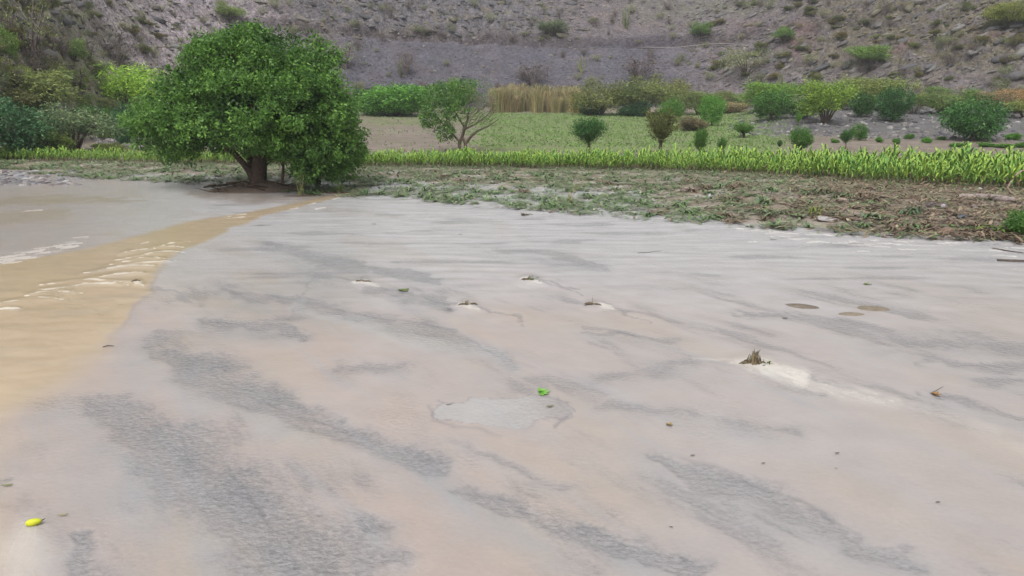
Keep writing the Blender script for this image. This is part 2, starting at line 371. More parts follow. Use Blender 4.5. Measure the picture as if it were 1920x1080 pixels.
for wgt, pts in [
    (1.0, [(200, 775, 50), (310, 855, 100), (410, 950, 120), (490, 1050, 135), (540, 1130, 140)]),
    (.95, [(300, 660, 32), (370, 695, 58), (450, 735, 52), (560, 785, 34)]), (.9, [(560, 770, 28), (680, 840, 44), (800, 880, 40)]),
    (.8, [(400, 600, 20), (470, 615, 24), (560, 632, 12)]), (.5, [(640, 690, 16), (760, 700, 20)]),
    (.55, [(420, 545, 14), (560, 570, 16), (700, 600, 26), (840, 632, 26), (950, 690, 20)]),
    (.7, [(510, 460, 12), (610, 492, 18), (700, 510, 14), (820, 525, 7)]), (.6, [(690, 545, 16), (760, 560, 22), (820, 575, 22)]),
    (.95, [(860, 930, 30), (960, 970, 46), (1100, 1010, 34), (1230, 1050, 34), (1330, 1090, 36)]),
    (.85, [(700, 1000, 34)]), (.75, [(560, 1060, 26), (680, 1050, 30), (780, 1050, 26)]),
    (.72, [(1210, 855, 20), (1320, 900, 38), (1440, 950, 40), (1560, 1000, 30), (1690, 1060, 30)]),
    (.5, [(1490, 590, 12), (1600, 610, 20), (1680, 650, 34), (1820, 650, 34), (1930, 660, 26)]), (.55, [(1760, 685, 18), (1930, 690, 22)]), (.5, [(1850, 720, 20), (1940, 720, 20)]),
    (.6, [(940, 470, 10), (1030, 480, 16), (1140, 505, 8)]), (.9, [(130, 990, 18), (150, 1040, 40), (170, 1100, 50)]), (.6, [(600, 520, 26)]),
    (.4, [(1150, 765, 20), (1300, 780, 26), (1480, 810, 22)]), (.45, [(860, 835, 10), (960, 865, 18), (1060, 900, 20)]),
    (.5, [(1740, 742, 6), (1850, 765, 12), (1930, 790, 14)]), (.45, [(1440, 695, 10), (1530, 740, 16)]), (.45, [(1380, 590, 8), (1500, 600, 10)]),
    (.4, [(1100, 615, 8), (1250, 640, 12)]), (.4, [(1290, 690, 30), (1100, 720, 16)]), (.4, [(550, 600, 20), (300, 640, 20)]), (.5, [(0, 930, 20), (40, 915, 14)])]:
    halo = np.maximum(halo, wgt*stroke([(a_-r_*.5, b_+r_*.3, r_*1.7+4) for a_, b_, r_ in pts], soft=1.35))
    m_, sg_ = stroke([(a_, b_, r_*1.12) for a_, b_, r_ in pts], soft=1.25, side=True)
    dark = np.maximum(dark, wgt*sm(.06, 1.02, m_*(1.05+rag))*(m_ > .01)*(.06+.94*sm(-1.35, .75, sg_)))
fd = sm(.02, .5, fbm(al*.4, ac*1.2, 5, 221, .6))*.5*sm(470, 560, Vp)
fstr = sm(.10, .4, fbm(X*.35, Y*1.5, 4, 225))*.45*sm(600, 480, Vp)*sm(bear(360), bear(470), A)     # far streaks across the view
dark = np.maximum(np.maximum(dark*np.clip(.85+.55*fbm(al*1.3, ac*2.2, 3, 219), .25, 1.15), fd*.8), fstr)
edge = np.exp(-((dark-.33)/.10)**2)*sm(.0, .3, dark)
pm_ = stroke([(850, 768, 38), (940, 776, 50), (1030, 765, 42)], soft=1.1); pale = sm(.25, .6, pm_*(1.05+.8*rag))*(pm_ > .01)*.75*(1-.35*sm(bear(940), bear(1060), A))
pale = np.maximum(pale, stroke([(560, 575, 12), (700, 612, 24), (860, 650, 24), (960, 690, 16)])*.5)
pedge = np.exp(-((pale-.35)/.16)**2)*stroke([(830, 768, 60), (1040, 770, 60)])*.8
lines = np.zeros_like(X)
for pl in [[(420, 545), (520, 555), (620, 575), (700, 595), (800, 605), (870, 630), (930, 665), (1000, 692)], [(1255, 850), (1330, 868), (1400, 900), (1480, 935), (1560, 975)], [(640, 520), (700, 535), (770, 550), (830, 568), (900, 574)],
           [(1010, 527), (1090, 546)], [(1130, 577), (1240, 592)], [(1755, 740), (1830, 755), (1930, 787)], [(808, 760), (814, 786), (870, 797), (940, 815)], [(1045, 742), (1068, 775), (1040, 800)], [(310, 790), (360, 850), (460, 920), (530, 1000), (560, 1060)],
           [(470, 740), (560, 780), (640, 800)], [(1090, 612), (1150, 622), (1260, 642)], [(1460, 692), (1560, 715), (1650, 745)], [(540, 600), (590, 515), (640, 520)], [(670, 1010), (690, 985), (730, 990), (740, 1020), (790, 1040)], [(860, 925), (930, 930), (1000, 960)]]:
    lines = np.maximum(lines, stroke([(a_, b_, 2.2+3.0*max(0, (b_-480)/600)) for a_, b_ in pl], U+k*14*fbm(X*2.2, Y*2.2, 3, 207), Vp+k*9*fbm(X*2.2+4, Y*2.2, 3, 209), 1.3, 1.2))
lines *= np.clip(.55+1.1*fbm(X*1.7, Y*1.7, 3, 213), 0, 1)
Uo = U+k*(22*fbm(X*1.2, Y*1.2, 3, 202)+6*fbm(X*5, Y*5, 2, 204))
ur = np.interp(Vp, [355, 363, 403, 426, 446, 476, 491, 536, 551, 591, 611, 638, 680, 740, 800], [690, 665, 500, 435, 400, 330, 312, 280, 275, 240, 228, 205, 160, 90, -40])
ul = np.interp(Vp, [355, 361, 396, 416, 436, 466, 496, 520], [665, 645, 475, 350, 280, 165, 0, -200])
sw = np.interp(Vp, [360, 500, 600, 640, 700], [5, 12, 14, 30, 80])
ochre = sm(ur+sw, ur-sw, Uo)*sm(ul-sw*1.6, ul+sw*1.6, Uo)
oedge = np.exp(-((Uo-ur-2)/(sw*.35))**2)*sm(470, 540, Vp)*sm(660, 600, Vp)
bank = stroke([(360, 362, 10), (450, 369, 17), (540, 371, 15), (640, 362, 8)], soft=1.2)  # brown mud bar together with the tree's reflection, painted into the water
och_dk = stroke([(0, 380, 14), (120, 372, 12), (280, 378, 5)])*.5+stroke([(0, 410, 20), (120, 400, 14)])*.4
# foam and white water
foam = np.zeros_like(X); hump = np.zeros_like(X)
Ur = U+k*(3*noise(X*6, Y*6, 231)); Vr = Vp+k*(3*noise(X*2, Y*2, 235)+1.2*noise(X*9, Y*9, 237))
crests = [(-20, 583, 58, 580, 4), (-20, 573, 135, 561, 4.5), (50, 553, 165, 546, 4), (85, 539, 225, 532, 4), (125, 529, 275, 529, 3.5), (165, 521, 285, 513, 3),
          (185, 511, 300, 500, 3), (205, 502, 312, 490, 3), (220, 494, 322, 483, 2.6), (245, 484, 338, 471, 2.6), (270, 475, 356, 461, 2.4), (300, 466, 372, 452, 2)]
for x0, y0, x1, y1, r in crests:
    r *= .66; x0 -= 25+random.uniform(-25, 25); x1 += random.uniform(-30, 22); y0 += random.uniform(-2.5, 2.5); y1 += random.uniform(-2, 2); mid = ((x0+x1)/2+10, (y0+y1)/2-4+random.uniform(-2, 2))
    st = stroke([(x0, y0+3, r*.2), (*mid, r*.55), (x1-(x1-x0)*.12, y1, r*.6), (x1+14, y1+1, r*.15)], Ur, Vr, 1.0, 1.2)
    foam = np.maximum(foam, st*np.clip(.45+1.1*noise(X*3, Y*5, 241), 0, .85)); hump = np.maximum(hump, stroke([(x0, y0+2, r*1.2), (*mid, r*1.7), (x1, y1, r*1.2)], Ur, Vr, 1.0, 1.2)*.010)
for i in range(46):
    t = random.random(); cu = 140*t+random.uniform(-12, 12); cv = 492-36*t+random.uniform(-7, 5)
    foam = np.maximum(foam, stroke([(cu-14, cv+2, .8), (cu+14, cv-1, 1.3)], Ur, Vr, 1.0, 1.2)*random.uniform(.15, .5))
for cu, cv, ln in [(443, 408, 30), (452, 402, 20), (425, 406, 14), (550, 391, 16), (585, 381, 12), (270, 455, 16), (150, 445, 30), (600, 390, 20), (60, 395, 40), (630, 372, 14)]:
    foam = np.maximum(foam, stroke([(cu-ln/2, cv+2, .7), (cu+ln/2, cv-1, 1.5)], Ur, Vr, 1.0, 1.3)*.32)
for i in range(60):
    cu = random.uniform(1380, 1990); base = np.interp(cu, [1300, 1500, 1700, 1920, 2000], [414, 428, 441, 452, 457]); cv = base+6+abs(random.gauss(0, 11)); ln = random.uniform(12, 70)
    foam = np.maximum(foam, stroke([(cu-ln/2, cv, .5), (cu, cv+random.uniform(-1, 1), 1.2), (cu+ln/2, cv+random.uniform(-1, 2), .5)], Ur, Vr, 1.0, 1.2)*random.uniform(.1, .5))
STUBS = [(258, 527, .45, 'c'), (678, 529, .8, 'c'), (878, 572, .9, 'c'), (993, 524, 1., 'c'), (1112, 571, .8, 'c'), (1413, 681, 1.5, 'c')]
for cu, cv, s_, _ in STUBS:
    kk = (cv-165)/400
    st = stroke([(cu-10*kk*s_, cv+1, 7*kk*s_), (cu+8*kk*s_, cv+3, 13*kk*s_), (cu+26*kk*s_, cv+7*kk, 8*kk*s_)], Uw, Vr, 2.0, 1.35)
    foam = np.maximum(foam, st*.6*np.clip(.8+.6*fbm(X*9, Y*9, 2, 243), 0, 1)); hump = np.maximum(hump, .022*stroke([(cu, cv+2, 22*kk*s_)], Ur, Vr, 2.0, 1.))
    dark = np.maximum(dark, .45*stroke([(cu+20*kk*s_, cv+1, 3), (cu+60*kk*s_, cv+14*kk, 5*kk), (cu+110*kk, cv+32*kk, 2)]))
wake = stroke([(1405, 681, 10), (1450, 695, 15), (1500, 710, 19)], Ur, Vr, 1.2, .9)*.7*np.clip(.85+.6*fbm(al*4, ac*9, 3, 247), 0, 1)
wake = np.maximum(wake, stroke([(1500, 712, 16), (1590, 740, 17), (1680, 752, 13)], Uw, Vr, 1.3, 1.2)*.30*np.clip(.8+.8*fbm(al*4, ac*9, 3, 248), 0, 1))
wake = np.maximum(wake, stroke([(1660, 752, 10), (1760, 775, 14), (1840, 808, 14), (1940, 850, 14)], Uw, Vr, 1.3, 1.3)*.11)
wake = np.maximum(wake, stroke([(55, 995, 26), (40, 1050, 50), (30, 1110, 60)], Ur, Vr, 1.0, 1.3)*.30)
wake = np.maximum(wake, stroke([(1380, 676, 5), (1300, 672, 3)], Ur, Vr)*.2)
foam = np.clip(np.maximum(foam, wake), 0, 1); hump = np.maximum(hump, wake*.012)
base = np.empty(X.shape+(3,)); base[:] = (.345, .288, .258)
gr = np.clip(sm(bear(300), bear(1500), A+.25*fbm(X*.3, Y*.3, 3, 251))*.55+sm(620, 430, Vp)*.5+.35*fbm(al*.4, ac*.9, 3, 255), 0, 1)
base = mixc(base, gr, (.330, .313, .306)); base = mixc(base, sm(640, 400, Vp)*sm(bear(100), bear(420), A), (.435, .425, .430))  # far water painted paler to stand for the sky's reflection
base = mixc(base, sm(.0, .4, fbm(al*.3, ac*.7, 3, 261))*.6*(1-gr), (.352, .295, .240))
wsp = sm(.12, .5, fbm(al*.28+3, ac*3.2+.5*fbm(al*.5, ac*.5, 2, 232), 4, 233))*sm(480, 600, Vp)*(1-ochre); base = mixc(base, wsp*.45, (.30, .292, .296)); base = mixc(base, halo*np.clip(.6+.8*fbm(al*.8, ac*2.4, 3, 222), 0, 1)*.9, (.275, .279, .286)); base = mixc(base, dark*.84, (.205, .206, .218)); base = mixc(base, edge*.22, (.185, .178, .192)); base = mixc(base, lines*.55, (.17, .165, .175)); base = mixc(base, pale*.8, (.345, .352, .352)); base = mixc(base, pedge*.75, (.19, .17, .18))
base = mixc(base, ochre*.95, (.400, .314, .205)); base = mixc(base, oedge*.4, (.24, .22, .21)); base = mixc(base, bank*.75, (.235, .190, .160)); base = mixc(base, och_dk, (.27, .22, .14))  # bank: mud bar together with the tree's painted reflection
base = mixc(base, ochre*sm(.0, .35, fbm(X*.9, Y*2.2, 3, 265))*.5, (.345, .285, .205))
base = mixc(base, foam, (.62, .59, .535))
base *= (1+.06*fbm(X*2, Y*2, 4, 271))[..., None]
ripple = np.clip(.04+dark*1.0+.45*pale*sm(bear(900), bear(1060), A)+.12*pale+.10*sm(620, 900, Vp)+.25*sm(.1, .5, fbm(al*.5, ac, 3, 281))+.4*sm(560, 430, Vp)-.2*ochre, 0, 1)
Zw = .006*fbm(X*.6, Y*1.6, 3, 291)+.010*noise(X*.7, Y*3.6+.6*noise(X*.5, Y*.5, 5), 295)*sm(620, 430, Vp)*sm(bear(330), bear(520), A)+hump-.012*sm(.1, .6, dark)*sm(500, 600, Vp)+.006*fbm(X*1.2, Y*2.6, 3, 297)*ochre+.004*fbm(al*1.1, ac*2.4, 3, 299)
Zw = (Zw-.006*lines)*sm(44, 30, RR)
nr, nc = X.shape; idx = np.arange(nr*nc).reshape(nr, nc)
Fq = np.stack([idx[:-1, :-1], idx[1:, :-1], idx[1:, 1:], idx[:-1, 1:]], -1).reshape(-1, 4)[:, ::-1]
Fq = Fq[(land(X, Y).ravel()[Fq[:, 0]] < .10)]
m, N, L, P = new_mat('muddy_water')
a = node(N, L, 'ShaderNodeAttribute', attribute_name='Col'); g = node(N, L, 'ShaderNodeNewGeometry')
mp = node(N, L, 'ShaderNodeMapping', vector_type='POINT'); mp.inputs['Rotation'].default_value = (0, 0, R(24)); mp.inputs['Scale'].default_value = (.8, 1, 1)
L.new(g.outputs['Position'], mp.inputs['Vector'])
c1, _ = mul_noise(N, L, a.outputs['Color'], 2.5, .96, 1.04, 3, mp.outputs[0])
rp = node(N, L, 'ShaderNodeAttribute', attribute_name='ripple'); fo = node(N, L, 'ShaderNodeAttribute', attribute_name='foam')
# light and dark ripple speckle painted into the colour, following the ripple attribute
nf = node(N, L, 'ShaderNodeTexNoise', Scale=24, Detail=4, Roughness=.6); L.new(mp.outputs[0], nf.inputs['Vector'])
mr2 = node(N, L, 'ShaderNodeMapRange'); mr2.inputs[1].default_value = .3; mr2.inputs[2].default_value = .7; mr2.inputs[3].default_value = .80; mr2.inputs[4].default_value = 1.20
L.new(nf.outputs['Fac'], mr2.inputs[0])
s2 = node(N, L, 'ShaderNodeVectorMath', operation='SCALE'); L.new(c1, s2.inputs[0]); L.new(mr2.outputs[0], s2.inputs['Scale'])
mixm = node(N, L, 'ShaderNodeMix', data_type='RGBA'); L.new(rp.outputs['Fac'], mixm.inputs[0]); L.new(c1, mixm.inputs[6]); L.new(s2.outputs[0], mixm.inputs[7])
L.new(mixm.outputs[2], P.inputs['Base Color'])
rg = node(N, L, 'ShaderNodeMapRange'); rg.inputs[3].default_value = .13; rg.inputs[4].default_value = .7; L.new(fo.outputs['Fac'], rg.inputs[0]); L.new(rg.outputs[0], P.inputs['Roughness'])
P.inputs['IOR'].default_value = 1.33; P.inputs['Specular IOR Level'].default_value = .5
nb = node(N, L, 'ShaderNodeTexNoise', Scale=17, Detail=4, Roughness=.6); L.new(mp.outputs[0], nb.inputs['Vector'])
st = node(N, L, 'ShaderNodeMapRange'); st.inputs[3].default_value = .03; st.inputs[4].default_value = .6; L.new(rp.outputs['Fac'], st.inputs[0])
b = node(N, L, 'ShaderNodeBump', Distance=.08); L.new(nb.outputs['Fac'], b.inputs['Height']); L.new(st.outputs[0], b.inputs['Strength']); L.new(b.outputs[0], P.inputs['Normal'])
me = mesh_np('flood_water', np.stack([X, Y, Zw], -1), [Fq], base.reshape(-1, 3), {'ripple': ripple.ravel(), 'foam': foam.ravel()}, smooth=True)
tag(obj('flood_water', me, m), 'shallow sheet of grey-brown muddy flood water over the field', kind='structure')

# ------------------------------------------------------------------ the big round tree standing at the water's edge
tb = np.array([*flat(483, 356), 0.]); TY = tb[1]
def tp(u, v, dy=0.): return at_y(u, v, TY+dy)-tb
pm = F/math.hypot(TY, CAMZ)          # pixels per metre at the tree
tree = tag(obj('broadleaf_tree', None, loc=tb), 'large round-crowned dark green tree standing in the flood water', 'tree')
LB = [(515, 108, 72, 58, 0, 1.9), (425, 138, 72, 62, 0, 1.8), (590, 135, 42, 62, .2, 1.4), (345, 205, 72, 55, -.3, 1.7), (285, 232, 40, 38, 0, 1.1), (470, 195, 100, 72, -.8, 2.1),
      (570, 205, 78, 68, -.6, 1.9), (632, 240, 46, 62, .2, 1.5), (640, 296, 36, 36, .3, 1.1), (592, 300, 46, 30, -.2, 1.2), (540, 266, 58, 28, -1.0, 1.1), (400, 246, 88, 40, -.7, 1.6),
      (325, 272, 46, 26, 0, 1.1), (470, 248, 50, 26, -.9, 1.0), (480, 175, 130, 80, 1.7, 1.4), (360, 225, 80, 55, 1.4, 1.2), (600, 230, 70, 65, 1.4, 1.2), (400, 100, 34, 30, .2, .8), (372, 160, 50, 40, -.6, 1.0), (555, 165, 70, 52, -.9, 1.4), (612, 200, 50, 52, -.6, 1.2), (455, 90, 50, 36, 0, 1.2), (600, 262, 50, 36, -.8, 1.0)]
lob = [(tp(u, v, dy), (ru/pm, ry, rv/pm)) for u, v, ru, rv, dy, ry in LB]
subl = []
for c_, r_ in lob:
    c_ = np.asarray(c_); r_ = np.asarray(r_)
    for i in range(int(10+14*r_[0]*r_[2]**.5)):
        d_ = unit(rng.normal(size=3)); q = random.uniform(.26, .52); pc = c_+d_*(r_-q*.45)
        if min(np.linalg.norm((pc-c2)/np.asarray(r2)) for c2, r2 in lob) > .55: subl.append((pc, (q, q, q*.8)))
V1, Q1, t1 = crown(subl, 7400, 20, .128, .062, .09, shell=(.5, 1.08), inner=.15, droop=.25)
ts = np.clip(.5+.75*fbm(V1[:, 0]*1.1+V1[:, 1], V1[:, 2]*1.3+V1[:, 1]*.6, 3, 77), 0, 1); t1 = np.clip(t1*.6+ts*.42, 0, 1)
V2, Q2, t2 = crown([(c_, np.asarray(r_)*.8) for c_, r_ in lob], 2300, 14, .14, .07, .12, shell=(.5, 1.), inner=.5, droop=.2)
Vv, Q, t = np.concatenate([V1, V2]), np.concatenate([Q1, Q2+len(V1)]), np.concatenate([t1, t2*.35])  # inner leaves tinted darker, painting shade into the crown gaps
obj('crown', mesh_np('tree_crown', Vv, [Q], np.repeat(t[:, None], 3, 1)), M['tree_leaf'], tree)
g = Geo(); bk = (.085, .062, .047)
tube(g, [tp(484, 362), tp(484, 352), tp(485, 335), tp(487, 305), tp(492, 270), tp(500, 225), tp(510, 160), tp(515, 100)], [.50, .33, .27, .25, .21, .16, .10, .04], 12, bk, .10)
obj('trunk', g.mesh('tree_trunk', True), M['bark'], tree)
def limb(pts, rad):
    g = Geo(); tube(g, [tp(*p) for p in pts], rad, 8, bk, .08); obj('limb', g.mesh('tree_limb', True), M['bark'], tree)
limb([(480, 348), (468, 322, -.05), (455, 305, -.1), (440, 288, -.2), (405, 262, -.3), (350, 225, -.2), (300, 225)], [.14, .12, .11, .10, .08, .06, .03])
limb([(482, 335), (474, 312, .1), (466, 290, .2), (440, 240, .4), (425, 150, .3)], [.16, .14, .13, .10, .04])
limb([(488, 312), (520, 280, .3), (570, 235, .4), (620, 215, .4)], [.17, .14, .10, .04])
limb([(492, 280), (480, 240, -.6), (470, 190, -1.)], [.14, .09, .04])
limb([(596, 352, .6), (597, 338, .6), (600, 325, .6), (612, 300, .5), (640, 262, .4)], [.10, .09, .08, .06, .03])
# drift heap caught against the trunk
heap = tag(obj('drift_heap', None, loc=tb), 'low dark heap of driftwood and roots around the big tree trunk', 'driftwood')
th = np.linspace(0, 2*math.pi, 48, endpoint=False); rad = np.linspace(0, 1, 9); V_ = []
for q in rad:
    for a_ in th:
        x = math.cos(a_)*q*(2.05 if math.cos(a_) < 0 else 2.5); y = math.sin(a_)*q*1.0
        V_.append((x, y, .36*max(0, 1-q**.6)*(1+.6*float(fbm(x*1.5+3, y*2, 3, 301)))+.04*(1-q)-.05*q+.03*float(noise(x*5, y*5, 305))*(1-q)))
Q = [[i*48+j, i*48+(j+1) % 48, (i+1)*48+(j+1) % 48, (i+1)*48+j] for i in range(8) for j in range(48)]
g = Geo(); g.add(V_, Q, None, (.125, .095, .075)); obj('mound', g.mesh('mound', True), M['ground'], heap)
for i in range(46):
    a_ = random.uniform(0, 6.28); q = random.random()**.6; x = math.cos(a_)*q*2.1; y = math.sin(a_)*q*.85; z = .40*max(0, 1-q**.8)+.03
    l = random.uniform(.3, 1.1); yaw = random.gauss(0, .5)+(3.14 if random.random() < .5 else 0); el = random.uniform(-.1, .35)
    g = Geo(); p0 = np.array([x, y, z]); d_ = np.array([math.cos(yaw)*math.cos(el), math.sin(yaw)*math.cos(el), math.sin(el)])
    tube(g, [p0-d_*l*.5, p0+(0, 0, .03*random.random()), p0+d_*l*.5], [random.uniform(.012, .035), .02, .006], 5, random.choice([(.10, .072, .052), (.16, .12, .085), (.07, .05, .04)]))
    obj('stick', g.mesh('stick'), M['bark'], heap)
# poles standing under the crown
def post(u, v0, v1, r, dy, label, tilt=0., c=(.14, .10, .075)):
    p = np.array([*flat(u, v0), -.03]); e = at_y(u+tilt, v1, p[1]); g = Geo(); m_ = (p+e)/2+(.02, 0, 0)
    tube(g, [(0, 0, 0), m_-p, e-p], [r, r*.9, r*.75], 7, c, .1); return tag(obj('wooden_post', g.mesh('post', True), M['bark'], loc=p), label, 'post')
post(528, 356, 284, .055, 0, 'thin brown post under the right side of the big tree crown', 4)
o_ = None
for u, v0, v1, lab in [(563, 368, 325, 'tall thin weed stalk with flood twigs at its foot beside the big tree'), (637, 362, 345, 'short green stalk in the flood right of the big tree')]:
    p = np.array([*flat(u, v0), 0.]); g = Geo(); hgt = at_y(u, v1, p[1])[2]
    for q in range(5):
        dx = random.uniform(-.12, .12); tube(g, [(dx*.3, 0, -.03), (dx, .02, hgt*.5), (dx*1.6, 0, hgt*random.uniform(.7, 1))], [.016, .012, .005], 5, (.13, .16, .05) if q % 2 else (.20, .15, .06))
    pts = rng.normal(size=(60, 3))*(.07, .07, hgt*.22)+(0, 0, hgt*.55); Vl, Ql = leaves(pts, rng.normal(size=(60, 3))+(0, 0, .5), .14, .04); g.add(Vl, Ql, None, (.10, .16, .05))
    for q in range(5):
        dx = random.uniform(-.5, .4); tube(g, [(dx-.3, random.uniform(-.1, .1), .01), (dx+.3, random.uniform(-.1, .1), .03)], .012, 4, (.10, .07, .05))
    tag(obj('weed_stalk', g.mesh('weed_stalk'), M['veg'], loc=p), lab, 'weed')

# ------------------------------------------------------------------ shrub and tree kinds (unit height and width), then copies
def wood(pts_list, c=(.11, .085, .07), n=5):
    g = Geo()
    for p, r in pts_list: tube(g, p, r, n, c, .08)
    return g.mesh('wood', True)
PROTO = {}
def proto(kind, n, build): PROTO[kind] = [build(i) for i in range(n)]
def rl(n, cz, rz, rxy, spread, zs):
    out = [((0, 0, cz), (rxy, rxy, rz))]
    for i in range(n):
        a_ = random.uniform(0, 6.28); q = spread*random.uniform(.6, 1.1); out.append(((math.cos(a_)*q, math.sin(a_)*q, cz+random.uniform(-zs, zs)), (rxy*random.uniform(.5, .8),)*2+(rz*random.uniform(.45, .8),)))
    return out
def cm(V, Q, t): return mesh_np('crown', V, [Q], np.repeat(t[:, None], 3, 1))
def b_dense(i):   # round orchard tree, short trunk
    lo = rl(10, .53, .40, .38, .26, .2); V, Q, t = crown(lo, 1000, 12, .052, .024, .042, shell=(.65, 1.15), inner=.25)
    w = [([(0, 0, -.03), (.01, 0, .15), (0, .01, .4), (0, 0, .7)], [.045, .035, .025, .01])]+[([(0, 0, .15), (x*.5, y*.5, .35), (x, y, .6)], [.022, .016, .006]) for x, y in [(.25, .05), (-.22, .12), (.02, -.25), (-.1, -.2)]]
    return wood(w), cm(V, Q, t)
def b_airy(i):    # feathery spreading crown
    lo = rl(15, .55, .26, .26, .32, .26); V, Q, t = crown(lo, 1300, 8, .055, .016, .04, shell=(.4, 1.2), inner=.3, droop=.3)
    w = []
    for q in range(9):
        a_ = q*.7+random.random(); x, y = math.cos(a_), math.sin(a_); e = random.uniform(.25, .42); w.append(([(x*.02, y*.02, -.03), (x*e*.35, y*e*.35, .28), (x*e, y*e, random.uniform(.6, .85))], [.022, .014, .004]))
    return wood(w), cm(V, Q, t)
def b_shrub(i):   # mound from the ground up
    lo = rl(11, .42, .34, .30, .27, .22); V, Q, t = crown(lo, 1000, 12, .055, .022, .035, shell=(.6, 1.12), inner=.25)
    V[:, 2] = np.maximum(V[:, 2], .0)
    w = [([(0, 0, -.05), (math.cos(q)*.1, math.sin(q)*.1, .2), (math.cos(q)*.28, math.sin(q)*.28, .55)], [.02, .014, .005]) for q in range(7)]
    return wood(w), cm(V, Q, t)
def b_vase(i):    # narrow foot, brush of upright twigs
    P_, D_ = [], []; w = [([(0, 0, -.03), (0, 0, .3), (.02, 0, .55)], [.05, .04, .02])]
    for q in range(64):
        a_ = random.uniform(0, 6.28); e = .42*random.random()**.6; z1 = random.uniform(.6, 1.0)*(1-.5*e*e); p0 = np.array([0, 0, random.uniform(.15, .4)]); p1 = np.array([math.cos(a_)*e, math.sin(a_)*e, z1])
        if q < 26: w.append(([p0, p0*.5+p1*.5+(0, 0, .03), p1], [.012, .008, .003]))
        tt_ = rng.uniform(.25, 1.02, 46)[:, None]; P_.append(p0+(p1-p0)*tt_+rng.normal(size=(46, 3))*.025); D_.append(np.tile(p1-p0, (46, 1))*1.2+rng.normal(size=(46, 3))*.5)
    P_ = np.concatenate(P_); V, Q = leaves(P_, np.concatenate(D_), .075*rng.uniform(.6, 1.2, len(P_)), .024); return wood(w), cm(V, Q, np.repeat(np.clip(rng.normal(.5, .25, len(P_)), 0, 1), 4))
def b_wispy(i):   # thin see-through shrub
    lo = rl(9, .5, .32, .26, .26, .2); V, Q, t = crown(lo, 420, 6, .05, .013, .05, shell=(.3, 1.25), inner=.3, droop=-.2); V[:, 2] = np.maximum(V[:, 2], .02)
    w = []
    for q in range(16):
        a_ = q*.9+random.random(); x, y = math.cos(a_), math.sin(a_); e = random.uniform(.2, .46); w.append(([(x*.03, y*.03, -.03), (x*e*.4, y*e*.4, .3), (x*e, y*e, random.uniform(.5, .95))], [.013, .008, .003]))
    return wood(w, (.16, .135, .12), 4), cm(V, Q, t)
def b_lolly(i):   # young tree: bare trunk, round brush of twigs
    lo = rl(9, .64, .26, .30, .22, .14); V, Q, t = crown(lo, 900, 10, .06, .02, .045, shell=(.5, 1.35), inner=.3, droop=-.35); V[:, :2] *= np.clip((V[:, 2:3]-.1)/.45, .25, 1)
    w = [([(0, 0, -.03), (.01, 0, .2), (0, .01, .45), (0, 0, .7)], [.05, .042, .03, .01])]+[([(0, 0, .3), (x*.5, y*.5, .5), (x, y, .75)], [.022, .016, .006]) for x, y in [(.25, .05), (-.22, .12), (.02, -.25), (-.1, -.2)]]
    return wood(w, (.17, .125, .09)), cm(V, Q, t)
def b_bare(i):    # leafless twiggy bush with a few leaves
    w = []; P_ = []
    for q in range(11):
        a_ = random.uniform(0, 6.28); e = random.uniform(.15, .45); x, y = math.cos(a_)*e, math.sin(a_)*e; z1 = random.uniform(.6, 1.0); w.append(([(0, 0, -.04), (x*.4, y*.4, .35*z1+.1), (x, y, z1)], [.024, .014, .004]))
        for s_ in range(9):
            f = random.uniform(.35, .95); b0 = np.array([x*f, y*f, z1*f]); d_ = rng.normal(size=3)*.12+(x*.15, y*.15, .10); w.append(([b0, b0+d_*.5+(0, 0, .01), b0+d_], [.009, .006, .002])); P_.append(b0+d_)
    P_ = np.repeat(np.array(P_), 5, 0)+rng.normal(size=(len(P_)*5, 3))*.05; V, Q = leaves(P_, rng.normal(size=P_.shape), .055, .018)
    return wood(w, (.17, .14, .135), 4), cm(V, Q, np.repeat(np.clip(rng.normal(.5, .25, len(P_)), 0, 1), 4))
def b_reed(i):    # clump of tall arching grass
    g = Geo(); n = 260; a_ = rng.uniform(0, 6.28, n); q = .42*rng.random(n)**.5; B = np.stack([np.cos(a_)*q, np.sin(a_)*q, 0*a_-.03], 1); ln = rng.uniform(.6, 1.0, n)
    lean = np.stack([np.cos(a_), np.sin(a_), 0*a_], 1)*rng.uniform(0, .3, n)[:, None]+rng.normal(size=(n, 3))*(.08, .08, 0); sd_ = unit(np.cross(rng.normal(size=(n, 3)), [0, 0, 1.]))*.013
    m1 = B+lean*.3+np.stack([0*ln, 0*ln, ln*.6], 1); m2 = B+lean*.75+np.stack([0*ln, 0*ln, ln*.9], 1); tip = B+lean*1.5+np.stack([0*ln, 0*ln, ln*.96], 1)
    V = np.stack([B-sd_, B+sd_, m1-sd_, m1+sd_, m2-sd_*.8, m2+sd_*.8, tip], 1).reshape(-1, 3); o_ = np.arange(n)*7
    Q = np.concatenate([np.stack([o_, o_+1, o_+3, o_+2], 1), np.stack([o_+2, o_+3, o_+5, o_+4], 1)]); T_ = np.stack([o_+4, o_+5, o_+6], 1)
    t = np.repeat(np.clip(rng.normal(.5, .25, n), 0, 1), 7); return None, mesh_np('blades', V, [Q, T_], np.repeat(t[:, None], 3, 1))
def b_column(i):  # columnar cactus, ribbed arms
    g = Geo()
    for q in range(4+i):
        a_ = q*1.6+random.random(); e = 0 if q == 0 else random.uniform(.14, .28); x, y = math.cos(a_)*e, math.sin(a_)*e; z1 = 1 if q == 0 else random.uniform(.55, .9)
        tube(g, [(0, 0, -.03), (x*.7, y*.7, .16+.1*(q > 0)), (x, y, .34), (x*1.1, y*1.1, z1*.8), (x*1.12, y*1.12, z1)], [.035, .036, .04, .034, .012], 10, .5, .2)
    return None, g.mesh('column_arms', False)
